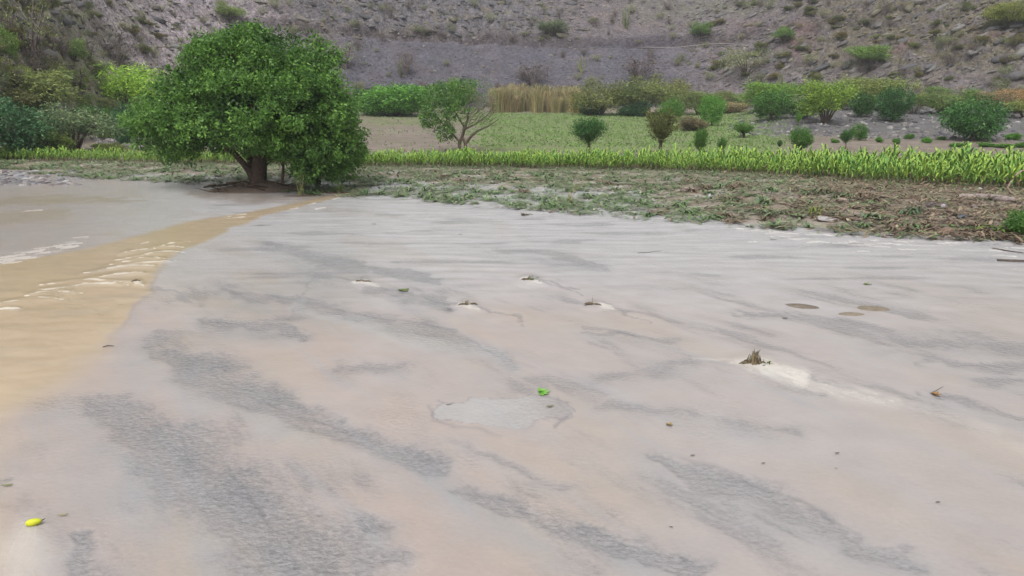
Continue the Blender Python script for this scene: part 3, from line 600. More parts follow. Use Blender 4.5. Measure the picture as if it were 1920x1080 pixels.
for kd, n, fn in [('dense', 3, b_dense), ('airy', 3, b_airy), ('shrub', 3, b_shrub), ('vase', 2, b_vase), ('wispy', 3, b_wispy), ('lolly', 2, b_lolly), ('bare', 3, b_bare), ('reed', 3, b_reed), ('column', 2, b_column)]: proto(kd, n, fn)
CROWN_NAME = {'dense': 'crown', 'airy': 'crown', 'shrub': 'foliage', 'vase': 'crown', 'wispy': 'foliage', 'lolly': 'crown', 'bare': 'leaves', 'reed': 'blades', 'column': 'arms'}
NAMES = {'dense': 'orchard_tree', 'airy': 'feathery_tree', 'shrub': 'shrub', 'vase': 'young_tree', 'wispy': 'wispy_shrub', 'lolly': 'young_tree', 'bare': 'bare_bush', 'reed': 'reed_clump', 'column': 'cactus'}
def plant(kind, p, w, h, color, label, cat, group=None, name=None, dens=None):
    i = random.randrange(len(PROTO[kind])); wm, c_ = PROTO[kind][i]
    o = obj(name or NAMES[kind], None, loc=p, rot=(0, 0, random.uniform(0, 6.28)), scale=(w, w, h)); tag(o, label, cat, group)
    j = random.uniform(.88, 1.12); tm = (1.45, 1.75, 1.75) if color[1] > color[0]*1.02 else (1.15, 1.25, 1.35)
    col = tuple(max(0, q*j*e*random.uniform(.95, 1.05)) for q, e in zip(color, tm))+(1,)
    if wm is not None: obj('trunk' if kind in ('dense', 'vase', 'airy', 'lolly') else 'stems', wm, M['bark'], o)
    cc = obj(CROWN_NAME[kind], c_, M['leaf'], o); cc.color = col
    return o
def plant_px(kind, u, vb, wpx, vt, color, label, cat='tree', group=None, name=None, p=None):
    p = on_land(u, vb) if p is None else p
    d = p[1]*cp-(p[2]-CAMZ)*sp; w = wpx*d/F; h = max(.2, (vb-vt)*d/F)
    return plant(kind, p-(0, 0, .03), w*(1.2 if kind == 'airy' else 1.12), h*1.05, color, label, cat, group, name)
DG, MG, BG, YG, OL, GG, TEAL, TAN, OR, PALE = (.032, .080, .022), (.050, .115, .025), (.065, .150, .025), (.105, .170, .030), (.105, .130, .045), (.085, .115, .058), (.035, .085, .040), (.255, .240, .130), (.215, .185, .110), (.15, .165, .075)
for row in [
    # hedge line at the foot of the hill
    ('shrub', 742, 217, 142, 143, BG, 'wide bright green bush left of the tan reeds', 'bush'), ('shrub', 695, 214, 70, 160, MG, 'green bush partly behind the big tree crown, right side', 'bush'),
    ('airy', 1125, 216, 95, 156, OL, 'olive green feathery bush directly right of the tan reeds', 'bush'), ('airy', 1205, 216, 110, 150, OL, 'olive green arching bush, highest of the hedge beyond the green field', 'bush'),
    ('airy', 1250, 212, 70, 146, (.13, .15, .05), 'pale olive bush at the right end of the hedge', 'bush'), ('shrub', 1105, 216, 45, 185, TEAL, 'small dark bluish green bush at the reed foot', 'bush'),
    ('shrub', 1190, 218, 60, 188, TEAL, 'dark bluish green low bush under the olive hedge', 'bush'), ('dense', 1256, 228, 46, 188, BG, 'bright green rounded little tree in front of the olive hedge', 'tree'),
    ('airy', 1310, 215, 70, 172, OL, 'straggly olive shrub behind a small bright green tree', 'bush'),
    ('dense', 1334, 236, 42, 180, BG, 'small bright green tree with thin trunk beside dry brown grass', 'tree'),
    # young trees on the field
    ('lolly', 1103, 291, 62, 220, (.040, .095, .028), 'young round-headed tree with bare trunk on the green field', 'tree'), ('vase', 1238, 288, 66, 208, (.075, .085, .030), 'young vase-shaped tree with brownish top on the green field', 'tree'),
    ('lolly', 1312, 302, 28, 246, MG, 'slim sapling just behind the crop strip, left of a tiny one', 'sapling'), ('vase', 1352, 291, 22, 258, MG, 'tiny sapling on bare soil behind the crop strip', 'sapling'),
    ('vase', 1394, 258, 52, 231, BG, 'low spreading green bush where field meets gravel', 'bush'), ('vase', 1461, 279, 13, 262, DG, 'tiny dark upright bush at the end of the green field', 'bush'),
    ('lolly', 1498, 302, 44, 238, MG, 'sapling with small leafy head on a thin stem behind the crops', 'sapling'), ('lolly', 1585, 279, 24, 242, DG, 'dark thin sapling on the gravel edge', 'sapling'),
    ('dense', 1611, 263, 28, 233, MG, 'small round green bush on the gravel bar', 'bush'), ('vase', 1496, 236, 14, 213, BG, 'small bright green shoot on the gravel under dark bushes', 'sapling'),
    ('airy', 1450, 205, 120, 155, YG, 'broad yellow green tree behind dark bushes on the gravel bar', 'tree'), ('dense', 1445, 226, 66, 172, MG, 'green round tree with dark base at the left of the gravel bar', 'tree'),
    ('dense', 1502, 222, 48, 184, DG, 'dark green small bush beside the yellow green umbrella tree', 'bush'), ('airy', 1546, 232, 92, 152, YG, 'yellow green umbrella tree with visible trunk on the gravel bar', 'tree'),
    ('dense', 1613, 219, 46, 176, DG, 'dark green bush between the umbrella tree and a taller round tree', 'bush'), ('airy', 1635, 208, 120, 146, (.13, .17, .05), 'wide pale green tree against the hill foot', 'tree'),
    ('dense', 1674, 228, 62, 166, (.035, .095, .028), 'dark green egg-shaped tree in front of the wide pale green tree', 'tree'), ('dense', 1823, 264, 100, 188, (.038, .100, .028), 'large round dark green tree standing on the gravel', 'tree'),
    ('airy', 1768, 215, 100, 172, (.10, .145, .045), 'green sprawling bush with bare branches at the hill foot', 'bush'), ('dense', 1826, 205, 34, 168, BG, 'small bright green crown beside orange dry brush', 'tree'),
    ('airy', 1862, 215, 70, 172, OR, 'orange brown dry bush behind the large round tree', 'bush'), ('airy', 1902, 212, 70, 166, (.29, .22, .10), 'straw coloured dry bush at the hill foot', 'bush'),
    ('airy', 1920, 222, 60, 185, (.13, .16, .05), 'pale green bush next to the straw coloured bush', 'bush'),
    ('shrub', 1372, 212, 60, 186, TAN, 'straw and orange dry grass bush by the gravel', 'bush'), ('shrub', 1300, 245, 60, 215, (.17, .15, .085), 'brown dry low bush right of the green field', 'bush'),
    # left side
    ('dense', 28, 296, 130, 192, TEAL, 'dark bluish green thick bush at the left end of the crop strip', 'bush'), ('shrub', 100, 292, 80, 238, (.09, .125, .03), 'yellowish green low bush between dark and grey bushes', 'bush'),
    ('airy', 140, 284, 130, 200, (.12, .165, .085), 'grey green loose bush behind the left crop strip', 'bush'), ('dense', 178, 250, 70, 200, MG, 'green dome bush above the grey green bush', 'bush'),
    ('airy', 235, 218, 150, 130, (.19, .29, .045), 'bright yellow green broad tree left of the big tree', 'tree'), ('dense', 243, 272, 62, 202, TEAL, 'bluish green small tree with short trunk beside the big tree', 'tree'),
    ('airy', 62, 215, 150, 135, (.15, .185, .07), 'olive bush on the left slope below a tall bare tree', 'bush'), ('bare', 150, 190, 130, 118, (.10, .11, .06), 'greyish twiggy bush on the left slope', 'bush'),
    ('bare', 62, 130, 100, 8, (.14, .16, .06), 'tall thin half-bare tree high on the left slope', 'tree'), ('dense', 8, 118, 50, 56, (.09, .15, .035), 'light green rounded tree high on the left slope', 'tree'),
    ('airy', 138, 118, 50, 74, (.12, .17, .055), 'pale green shrub near two dead branching bushes', 'shrub'), ('bare', 168, 118, 40, 70, (.06, .06, .05), 'dark dead bush beside a pale green shrub', 'bush'),
    ('bare', 222, 126, 70, 62, (.07, .07, .055), 'dead bush with forked dark branches on the left slope', 'bush'), ('shrub', 60, 255, 120, 205, GG, 'grey green bush behind the dark thick bush', 'bush'),
    ('shrub', 205, 285, 60, 262, (.10, .13, .04), 'low weedy green clump near the grey stones', 'weeds'), ('shrub', 20, 200, 90, 160, (.12, .125, .06), 'dull olive bush low on the left slope', 'bush'),
    ('shrub', 210, 262, 50, 228, (.10, .15, .035), 'yellowish green shrub under the bright broad tree', 'shrub'),
    # hill
    ('bare', 650, 128, 60, 85, (.13, .155, .07), 'pale half-leafy shrub at the foot of the scree', 'shrub'), ('airy', 1625, 122, 70, 88, (.10, .165, .035), 'vivid green shrub low on the rocky right slope', 'shrub'),
    ('airy', 1895, 45, 85, 8, (.16, .18, .035), 'yellow green bush high on the right slope', 'bush'), ('airy', 1036, 68, 50, 40, (.085, .12, .06), 'greyish green shrub on the edge of the cut', 'shrub'),
    ('wispy', 1400, 138, 120, 88, (.17, .19, .09), 'wide pale airy shrub on the middle slope', 'shrub'), ('airy', 430, 40, 50, 10, (.12, .17, .045), 'light green shrub high above the big tree', 'shrub'),
    ('airy', 1315, 68, 40, 44, (.09, .15, .04), 'small green shrub right of the cut terrace', 'shrub'), ('airy', 1470, 80, 40, 52, (.09, .15, .04), 'green shrub beside the reddish soil patch', 'shrub'),
    ('column', 1090, 137, 28, 106, (.105, .115, .055), 'pale green columnar cactus group below the terrace', 'cactus'), ('column', 1172, 52, 28, 12, (.10, .112, .056), 'tall pale columnar cactus above the terrace', 'cactus'),
    ('column', 752, 145, 28, 114, (.10, .11, .06), 'pale many-armed cactus behind the wide bright green bush', 'cactus'), ('bare', 762, 142, 50, 98, (.08, .075, .06), 'dark dead bush beside the many-armed cactus', 'bush'),
    ('bare', 1195, 155, 90, 108, (.12, .10, .09), 'purplish grey leafless bush below the cut terrace', 'bush'), ('bare', 1000, 162, 70, 120, (.12, .105, .09), 'leafless grey bush above the tan reeds', 'bush')]:
    plant_px(*row)
# reeds
for i in range(64):
    u = 925+i*2.75+random.uniform(-8, 8); vb = random.uniform(200, 212)
    plant_px('reed', u, vb, random.uniform(18, 34), vb-random.uniform(24, 50)*(1-.35*max(0, (u-1060)/45)), TAN if u < 1080 else (.20, .19, .07), 'tall tan dry reed clump in the stand between two green bushes', 'reeds', 'tan reeds at the hill foot')
# low plants on the gravel
for u, vb, w, hh in [(1648, 267, 15, 12), (1680, 270, 15, 13), (1705, 261, 18, 12), (1737, 268, 20, 13), (1565, 268, 16, 10), (1795, 275, 30, 10), (1850, 275, 34, 10), (1885, 277, 34, 11), (1915, 276, 30, 12), (1765, 262, 16, 9), (1900, 262, 30, 14)]:
    plant_px('shrub', u, vb, w, vb-hh, BG, 'small low green tuft growing on the grey gravel bar', 'plant', 'low tufts on the gravel bar', 'low_plant')
# half-bare twin-stemmed tree in front of the field
p = on_land(872, 286); d = p[1]*cp-(p[2]-CAMZ)*sp; s = d/F
o = tag(obj('twin_stem_tree', None, loc=p), 'small twin-trunk tree, leafy on one half and nearly bare on the other', 'tree')
def q_(u, v, dy=0): return np.array([(u-872)*s, dy, (286-v)*s])
g = Geo(); bt = (.15, .115, .09)
for pts, r_ in [([q_(862, 288), q_(862, 268), q_(868, 255), q_(872, 240), q_(878, 226), q_(880, 205)], [.11, .10, .09, .08, .06, .02]), ([q_(873, 288), q_(873, 270), q_(868, 258)], [.10, .09, .07]),
                ([q_(873, 270), q_(882, 258), q_(895, 247), q_(915, 238), q_(935, 225)], [.08, .07, .055, .04, .015]), ([q_(862, 266), q_(852, 255), q_(838, 240, -.4), (q_(820, 215, -.5))], [.07, .06, .04, .015]),
                ([q_(872, 243), q_(890, 235), q_(910, 222, .4), q_(930, 200, .5)], [.06, .05, .035, .012]), ([q_(872, 240), q_(855, 215, .5), q_(840, 185, .6)], [.06, .04, .012])]: tube(g, pts, r_, 7, bt, .06)
obj('trunk', g.mesh('trunk', True), M['bark'], o)
g = Geo()
for i in range(120):
    a0 = q_(random.uniform(870, 925), random.uniform(185, 235), random.uniform(-.8, .8)); dd_ = np.array([random.uniform(.1, .6), random.uniform(-.4, .4), random.uniform(.0, .55)]); tube(g, [a0, a0+dd_*.5+(0, 0, .05), a0+dd_], [.018, .012, .004], 4, (.19, .16, .13))
obj('twigs', g.mesh('twigs'), M['bark'], o)
lo = [(q_(u, v, dy), (ru*s, ry, rv*s)) for u, v, ru, rv, dy, ry in [(825, 205, 30, 26, -.2, .9), (812, 182, 22, 18, 0, .7), (845, 178, 34, 20, .2, 1.), (858, 200, 28, 26, -.4, .9), (868, 170, 30, 16, .3, .9), (835, 245, 18, 16, -.4, .6), (806, 225, 14, 12, -.2, .5)]]
V1, Q1, t1 = crown(lo, 620, 12, .15, .07, .10, inner=.3)
lo = [(q_(u, v, dy), (ru*s, ry, rv*s)) for u, v, ru, rv, dy, ry in [(905, 180, 34, 24, 0, 1.), (915, 212, 30, 24, .2, 1.), (890, 225, 26, 20, -.3, .8)]]
V2, Q2, t2 = crown(lo, 230, 7, .10, .04, .12, inner=.5)
cc = obj('crown', mesh_np('crown', np.concatenate([V1, V2]), [np.concatenate([Q1, Q2+len(V1)])], np.repeat(np.concatenate([t1, t2*.6+.3])[:, None], 3, 1)), M['leaf'], o); cc.color = (.10, .24, .065, 1)
# scattered shrubs on the hill
def hill_pt(u, v):
    p = on_land(u, v); return p if math.hypot(p[0], p[1]) > float(foot(math.atan2(p[0], p[1])))+1 else None
cnt = 0
for i in range(1800):
    u, v = random.uniform(-160, 2080), random.uniform(-90, 172)
    if cnt >= 600: break
    if 600 < u < 1260 and 85 < v < 150 and random.random() < .75: continue
    p = hill_pt(u, v)
    if p is None: continue
    cnt += 1; r_ = random.random(); w = random.uniform(.8, 2.4)
    if r_ < .30: plant('bare', p-(0, 0, .05), w, w*random.uniform(.6, 1.0), (.11, .105, .075), 'grey leafless twiggy bush scattered on the dry hillside', 'bush', 'leafless bushes scattered over the hillside')
    elif r_ < .76: plant('wispy', p-(0, 0, .05), w*1.15, w*.72, PALE if random.random() < .6 else (.12, .145, .06), 'dusty pale green wispy shrub scattered on the dry hillside', 'shrub', 'pale wispy shrubs scattered over the hillside')
    elif r_ < .975: plant('wispy', p-(0, 0, .05), w*.7, w*.42, (.21, .19, .07) if u > 1400 else (.15, .16, .07), 'low yellowish cushion shrub scattered on the dry hillside', 'shrub', 'low cushion shrubs scattered over the hillside', 'cushion_shrub')
    else: plant('column', p-(0, 0, .05), w*.8, w*1.2, (.09, .10, .058), 'thin pale columnar cactus scattered on the dry hillside', 'cactus', 'cacti scattered over the hillside')
# tangled scrub that joins the bushes along the hill foot
for i in range(60):
    u = random.choice([random.uniform(640, 940), random.uniform(1090, 1420), random.uniform(1380, 1760), random.uniform(1700, 1990)]); v = random.uniform(188, 214); p = on_land(u, v); w = random.uniform(1.6, 3.6)
    plant(random.choice(['wispy', 'airy', 'wispy', 'bare']), p-(0, 0, .1), w, w*random.uniform(.45, .8), random.choice([(.13, .16, .055), (.11, .16, .05), (.16, .17, .08), (.19, .175, .09)]), 'tangled olive scrub filling gaps between bushes along the hill foot', 'scrub', 'scrub along the hill foot', 'tangled_scrub')
# olive growth where the slope rises left of the big tree and above the gravel bar
for i in range(150):
    u, v = (random.uniform(-60, 330), random.uniform(-40, 140)) if i % 3 == 0 else (random.uniform(1330, 1990), random.uniform(-50, 150))
    p = hill_pt(u, v)
    if p is None: continue
    w = random.uniform(.9, 2.2); plant('airy', p-(0, 0, .12*w), w, w*random.uniform(.35, .6), random.choice([(.105, .115, .045), (.125, .125, .045), (.09, .105, .05)]), 'olive green spreading scrub tuft on the steep rocky slope', 'scrub', 'olive scrub tufts on the rocky slope', 'olive_scrub')
# thicket on the slope left of the big tree
for i in range(46):
    u, v = random.uniform(-150, 270), random.uniform(135, 292)
    if u > 150 and v > 255: continue
    p = on_land(u, v); kd = random.choice(['shrub', 'airy', 'wispy', 'wispy', 'airy']); w = random.uniform(1.2, 2.6)*min(1.3, p[1]/55)
    plant(kd, p-(0, 0, .08), w, w*random.uniform(.6, .85), random.choice([(.15, .18, .06), (.12, .16, .08), (.17, .19, .09), (.13, .18, .06), (.12, .17, .045)]), 'dull olive bush in the thicket climbing the slope left of the big tree', 'bush', 'thicket on the slope left of the big tree', 'thicket_bush')
# ------------------------------------------------------------------ stones
t_ = (1+5**.5)/2
ICO_V = unit(np.array([(-1, t_, 0), (1, t_, 0), (-1, -t_, 0), (1, -t_, 0), (0, -1, t_), (0, 1, t_), (0, -1, -t_), (0, 1, -t_), (t_, 0, -1), (t_, 0, 1), (-t_, 0, -1), (-t_, 0, 1)], float))
ICO_F = np.array([(0, 11, 5), (0, 5, 1), (0, 1, 7), (0, 7, 10), (0, 10, 11), (1, 5, 9), (5, 11, 4), (11, 10, 2), (10, 7, 6), (7, 1, 8), (3, 9, 4), (3, 4, 2), (3, 2, 6), (3, 6, 8), (3, 8, 9), (4, 9, 5), (2, 4, 11), (6, 2, 10), (8, 6, 7), (9, 8, 1)])
def rocks(P, size, cols, flatz=.6):
    n = len(P); V = ICO_V[None]*(1+rng.uniform(-.28, .28, (n, 12, 1))); sc = np.stack([rng.uniform(.7, 1.3, n), rng.uniform(.6, 1.1, n), rng.uniform(.45, .9, n)*flatz/.6], 1)
    V = V*sc[:, None]*np.asarray(size)[:, None, None]; a_ = rng.uniform(0, 6.28, n); cs, sn = np.cos(a_)[:, None], np.sin(a_)[:, None]
    V = np.stack([V[..., 0]*cs-V[..., 1]*sn, V[..., 0]*sn+V[..., 1]*cs, V[..., 2]], -1)+P[:, None]
    Fi = (ICO_F[None]+(np.arange(n)*12)[:, None, None]).reshape(-1, 3)
    return V.reshape(-1, 3), Fi, np.repeat(cols, 12, 0)
def rock_cols(n, palette): return np.array(palette)[rng.integers(0, len(palette), n)]*rng.uniform(.75, 1.25, (n, 1))
n = 9000; az_ = rng.uniform(-.80, .80, n); s_ = rng.uniform(.5, 44, n)**1.0; r_ = foot(az_)+s_; x, y = r_*np.sin(az_), r_*np.cos(az_); z = land(x, y)
V, Fi, c_ = rocks(np.stack([x, y, z], 1), .07+.22*rng.random(n)**3, rock_cols(n, [(.13, .12, .115), (.11, .105, .11), (.16, .14, .115), (.22, .205, .18), (.17, .145, .085), (.085, .082, .085)]))
n = 4200; az_ = rng.uniform(bear(1250), .8, n); s_ = rng.uniform(2, 36, n); az_[:900] = rng.uniform(bear(600), bear(1100), 900); s_[:900] = rng.uniform(20, 34, 900); az_[900:1700] = rng.uniform(bear(0), bear(620), 800)
r_ = foot(az_)+s_; x, y = r_*np.sin(az_), r_*np.cos(az_); z = land(x, y)
Vb = ICO_V[None]*(1+rng.uniform(-.3, .3, (n, 12, 1)))*np.stack([rng.uniform(1.3, 2.8, n), rng.uniform(.8, 1.2, n), rng.uniform(.35, .6, n)], 1)[:, None]*(.10+.20*rng.random(n)**2)[:, None, None]
ta = np.where(az_ > bear(1250), -.42, .15)+rng.normal(0, .15, n); cs, sn = np.cos(ta)[:, None], np.sin(ta)[:, None]
Vb = np.stack([Vb[..., 0]*cs+Vb[..., 2]*sn, Vb[..., 1], -Vb[..., 0]*sn+Vb[..., 2]*cs], -1)+np.stack([x, y, z+.03], 1)[:, None]
cb = np.repeat(rock_cols(n, [(.125, .12, .118), (.15, .14, .11), (.15, .145, .09), (.095, .093, .098), (.19, .18, .165), (.14, .112, .105)]), 12, 0); Fb = (ICO_F[None]+(np.arange(n)*12)[:, None, None]).reshape(-1, 3)
V, Fi, c_ = np.concatenate([V, Vb.reshape(-1, 3)]), np.concatenate([Fi, Fb+len(V)]), np.concatenate([c_, cb])
tag(obj('hillside_stones', mesh_np('hillside_stones', V, [Fi], c_), M['stone']), 'loose stones strewn over the dry hillside', 'stones', kind='stuff')
n = 5200; az_ = rng.uniform(bear(1340), .78, n); r_ = rng.uniform(54, 98, n); keep = rng.random(n) < sm(bear(1340), bear(1480), az_)*.9+.1; az_, r_ = az_[keep], r_[keep]; n = len(az_); x, y = r_*np.sin(az_), r_*np.cos(az_); z = land(x, y)
V, Fi, c_ = rocks(np.stack([x, y, z], 1), .05+.22*rng.random(n)**2.5, rock_cols(n, [(.12, .118, .124), (.09, .09, .096), (.16, .152, .145), (.24, .23, .22)]))
tag(obj('gravel_bar_stones', mesh_np('gravel_bar_stones', V, [Fi], c_), M['stone']), 'grey river stones of the gravel bar beyond the crops', 'gravel', kind='stuff')
pts = [flat(random.uniform(-200, 150)*(random.random()**.5 if random.random() < .5 else 1), random.uniform(322, 347)) for i in range(900)]
pts = [p_ for p_ in pts]; x = np.array([p_[0] for p_ in pts]); y = np.array([p_[1] for p_ in pts]); z = np.maximum(land(x, y), -.02)
V, Fi, c_ = rocks(np.stack([x, y, z], 1), .05+.16*rng.random(len(x))**2, rock_cols(len(x), [(.20, .20, .21), (.15, .15, .16), (.28, .27, .27), (.13, .11, .11)]), .35)
tag(obj('flood_gravel', mesh_np('flood_gravel', V, [Fi], c_), M['stone']), 'grey flood gravel and silt lumps on the left bank', 'gravel', kind='stuff')
n = 420; u_ = rng.uniform(175, 330, n); P_ = np.array([on_land(a_, b_) for a_, b_ in zip(u_[:160], rng.uniform(248, 276, 160))])
V, Fi, c_ = rocks(P_, .1+.3*rng.random(160)**2, rock_cols(160, [(.24, .22, .21), (.19, .18, .18)]))
tag(obj('bank_stones', mesh_np('bank_stones', V, [Fi], c_), M['stone']), 'pale stones of the bank beside the big tree', 'stones', kind='stuff')
import bmesh
def hull(sd, npt=16):
    r0 = np.random.default_rng(sd); bm = bmesh.new()
    for v_ in unit(r0.normal(size=(npt, 3)))*r0.uniform(.8, 1.1, (npt, 1)): bm.verts.new(v_)
    res = bmesh.ops.convex_hull(bm, input=bm.verts); bmesh.ops.delete(bm, geom=[e for e in res['geom_interior'] if isinstance(e, bmesh.types.BMVert)], context='VERTS')
    V = np.array([v_.co[:] for v_ in bm.verts]); bm.verts.index_update(); T = [[v_.index for v_ in f.verts] for f in bm.faces]; bm.free(); return V, T
def boulder(p, sx, sy, sz, col, label, group=None, name='boulder', cat='boulder', sink=.25, tilt=(0, 0)):
    g = Geo(); V, T = hull(random.randrange(9999), random.randrange(14, 22)); g.add(V*(sx, sy, sz), None, T, col)
    return tag(obj(name, g.mesh(name), M['stone'], loc=np.asarray(p)+(0, 0, sz*(1-2*sink)), rot=(tilt[0]+random.uniform(-.2, .2), tilt[1]+random.uniform(-.2, .2), random.uniform(0, 6.28) if tilt == (0, 0) else random.uniform(-.5, .5))), label, cat, group)
cnt = 0
for i in range(1500):
    if cnt >= 280: break
    u, v = (random.uniform(630, 1080), random.uniform(-30, 74)) if i % 4 == 0 else ((random.uniform(1340, 1960), random.uniform(-30, 150)) if i % 4 < 3 else (random.uniform(0, 640), random.uniform(-30, 130)))
    p = hill_pt(u, v)
    if p is None: continue
    cnt += 1; q = .25+.6*random.random()**2; boulder(p, q*2.0, q*.9, q*.5, np.array(random.choice([(.12, .115, .115), (.14, .125, .11), (.145, .138, .095), (.09, .088, .092), (.165, .158, .15)]))*random.uniform(.8, 1.2), 'rough angular boulder sticking out of the dry hillside', 'boulders sticking out of the hillside', sink=.40, tilt=(.5, -.42 if u > 1300 else .25))
# pale fallen trunk lying on the cut terrace
p0, p1 = on_land(1197, 91), on_land(1390, 86); g = Geo(); mid = (p0+p1)/2; dvec = p1-p0
tube(g, [p0-mid+(0, 0, .1), p0*.65+p1*.35-mid+(0, 0, -.12), p0*.3+p1*.7-mid+(0, 0, .28), p1-mid+(0, 0, .3)], [.08, .13, .12, .06], 8, (.20, .185, .18), .15)
tag(obj('fallen_log', g.mesh('fallen_log', True), M['bark'], loc=mid), 'pale grey fallen trunk lying along the hill terrace', 'log')

# ------------------------------------------------------------------ crop strip
def ribbon(g, pts, wd, c):
    P = np.asarray(pts, float); T = unit(np.gradient(P, axis=0)); sd_ = unit(np.cross(T, np.array([0.02, .01, 1.])))
    w = np.asarray(wd)[:, None]; V = np.concatenate([P-sd_*w, P+sd_*w]); n = len(P); g.add(V, [[i, i+1, n+i+1, n+i] for i in range(n-1)], None, c)
def crop_geo(sd):
    random.seed(sd); g = Geo(); hgt = 1.0
    tube(g, [(0, 0, -.05), (.01, 0, .4), (0, .01, .78)], [.018, .015, .007], 5, (.11, .17, .04))
    for i in range(11):
        z0 = .08+i*.065; a_ = i*2.4+random.uniform(-.5, .5); l = random.uniform(.34, .58)*(1-.03*i); rise = random.uniform(.22, .42)+.02*i; x, y = math.cos(a_), math.sin(a_)
        pts = [(x*.01, y*.01, z0), (x*l*.28, y*l*.28, z0+rise*.65), (x*l*.62, y*l*.62, z0+rise*.88), (x*l, y*l, z0+rise*random.uniform(.3, .75))]
        t = random.random(); c = np.array((.105, .25, .055))*(1-t)+np.array((.29, .41, .065))*t
        if i < 2 and random.random() < .7: c = np.array((.22, .18, .08))
        ribbon(g, pts, [.014, .042, .034, .003], c)
    return g
crops = [crop_geo(100+i) for i in range(6)]; random.seed(11)
crop_me = [g.mesh('crop_plant') for g in crops]
spots = []
row = 0.
for k_ in range(11):
    a_ = bear(-260)
    while a_ < bear(2120):
        b_, c_ = float(edgeB(a_)), float(edgeC(a_)); r_ = b_+.2+(c_-b_)*(k_/10.)*.97+random.gauss(0, .12)
        a_ += (.14+.05*random.random())/r_*(1.0+.1*k_)
        if a_ < bear(640) and (k_ > 7): continue
        spots.append((r_*math.sin(a_), r_*math.cos(a_), k_, r_))
vis = [s_ for s_ in spots if -40 < proj(s_[0], s_[1], .5)[0] < 1960]
vis.sort(key=lambda s_: s_[3]+s_[2]*.25)
first = set(id(s_) for s_ in vis[:300])
g_all = []
Vs, Qs, Ts, Cs, nb_ = [], [], [], [], 0
base_np = [(np.concatenate(g.V), np.concatenate(g.Q), np.concatenate(g.T), np.concatenate(g.C)) for g in crops]
for s_ in spots:
    x, y, k_, r_ = s_; i = random.randrange(6); sc = random.uniform(.68, 1.18)*(1+.25*float(noise(x*.7, y*.7, 88)))*float(np.interp(math.atan2(x, y), [bear(q) for q in (0, 300, 700, 1000, 1300, 1600, 1920)], [.44, .44, .50, .54, .64, .76, .90])); rz = random.uniform(0, 6.28); tx = random.gauss(0, .18)+.15*(k_ < 3); z = float(land(x, y))
    if id(s_) in first:
        o = obj('crop_plant', crop_me[i], M['veg'], loc=(x, y, z), rot=(tx, random.gauss(0, .1), rz), scale=sc); tag(o, 'upright leafy bright green crop plant standing behind the flattened debris', 'crop plant', 'standing crop plants of the green strip')
    else:
        V, Q, T_, C_ = base_np[i]; cs, sn = math.cos(rz), math.sin(rz); V = V*sc; V = np.stack([V[:, 0]*cs-V[:, 1]*sn+x+tx*V[:, 2], V[:, 0]*sn+V[:, 1]*cs+y, V[:, 2]+z], 1)
        Vs.append(V); Qs.append(Q+nb_); Ts.append(T_+nb_); Cs.append(C_*random.uniform(.85, 1.15)); nb_ += len(V)
tag(obj('crop_rows', mesh_np('crop_rows', np.concatenate(Vs), [np.concatenate(Qs), np.concatenate(Ts)], np.concatenate(Cs)), M['veg']), 'dense rows of green crop plants deeper in the strip', 'crops', kind='stuff')
# thin ground cover of the green field beyond
n = 26000; az_ = rng.uniform(bear(690), bear(1480), n); r_ = rng.uniform(44, 92, n); x, y = r_*np.sin(az_), r_*np.cos(az_)
n1 = fbm(x*.15, y*.15, 4, 101); keep = (sm(bear(870), bear(930), az_+n1*.03)*sm(bear(1500), bear(1400), az_+n1*.04)*sm(94, 84, r_+n1*6)*sm(edgeC(az_)+5, edgeC(az_)+8, r_)*(.75+.8*fbm(x*.6, y*.6, 3, 111)) > rng.random(n)) | (rng.random(n) < np.where(az_ < bear(900), .22*sm(-.2, .3, n1+.5*fbm(x*.5, y*.5, 2, 115)), .04))
x, y, r_ = x[keep], y[keep], r_[keep]; P_ = np.stack([x, y, land(x, y)], 1); V, Q = leaves(P_, rng.normal(size=P_.shape)*(1, 1, .3)+(0, 0, .8), .16*rng.uniform(.6, 1.3, len(P_)), .07)
tag(obj('field_weeds', mesh_np('field_weeds', V, [Q], np.repeat(np.array([(.14, .245, .06), (.17, .27, .075), (.11, .20, .055)])[rng.integers(0, 3, len(P_))], 4, 0)), M['veg']), 'low green ground cover of the field beyond the crops', 'weeds', kind='stuff')
# scattered field edge grass on bare soil
n = 5000; az_ = rng.uniform(-.72, .75, n); r_ = edgeC(az_)+.3+rng.random(n)**2*6; x, y = r_*np.sin(az_), r_*np.cos(az_); P_ = np.stack([x, y, land(x, y)], 1); V, Q = leaves(P_, rng.normal(size=P_.shape)*(1, 1, .3)+(0, 0, .9), .22*rng.uniform(.5, 1.2, n), .05)
tag(obj('verge_grass', mesh_np('verge_grass', V, [Q], np.repeat(np.array([(.09, .17, .03), (.14, .20, .05), (.22, .19, .10)])[rng.integers(0, 3, n)], 4, 0)), M['veg']), 'sparse grass on the soil behind the crop strip', 'grass', kind='stuff')

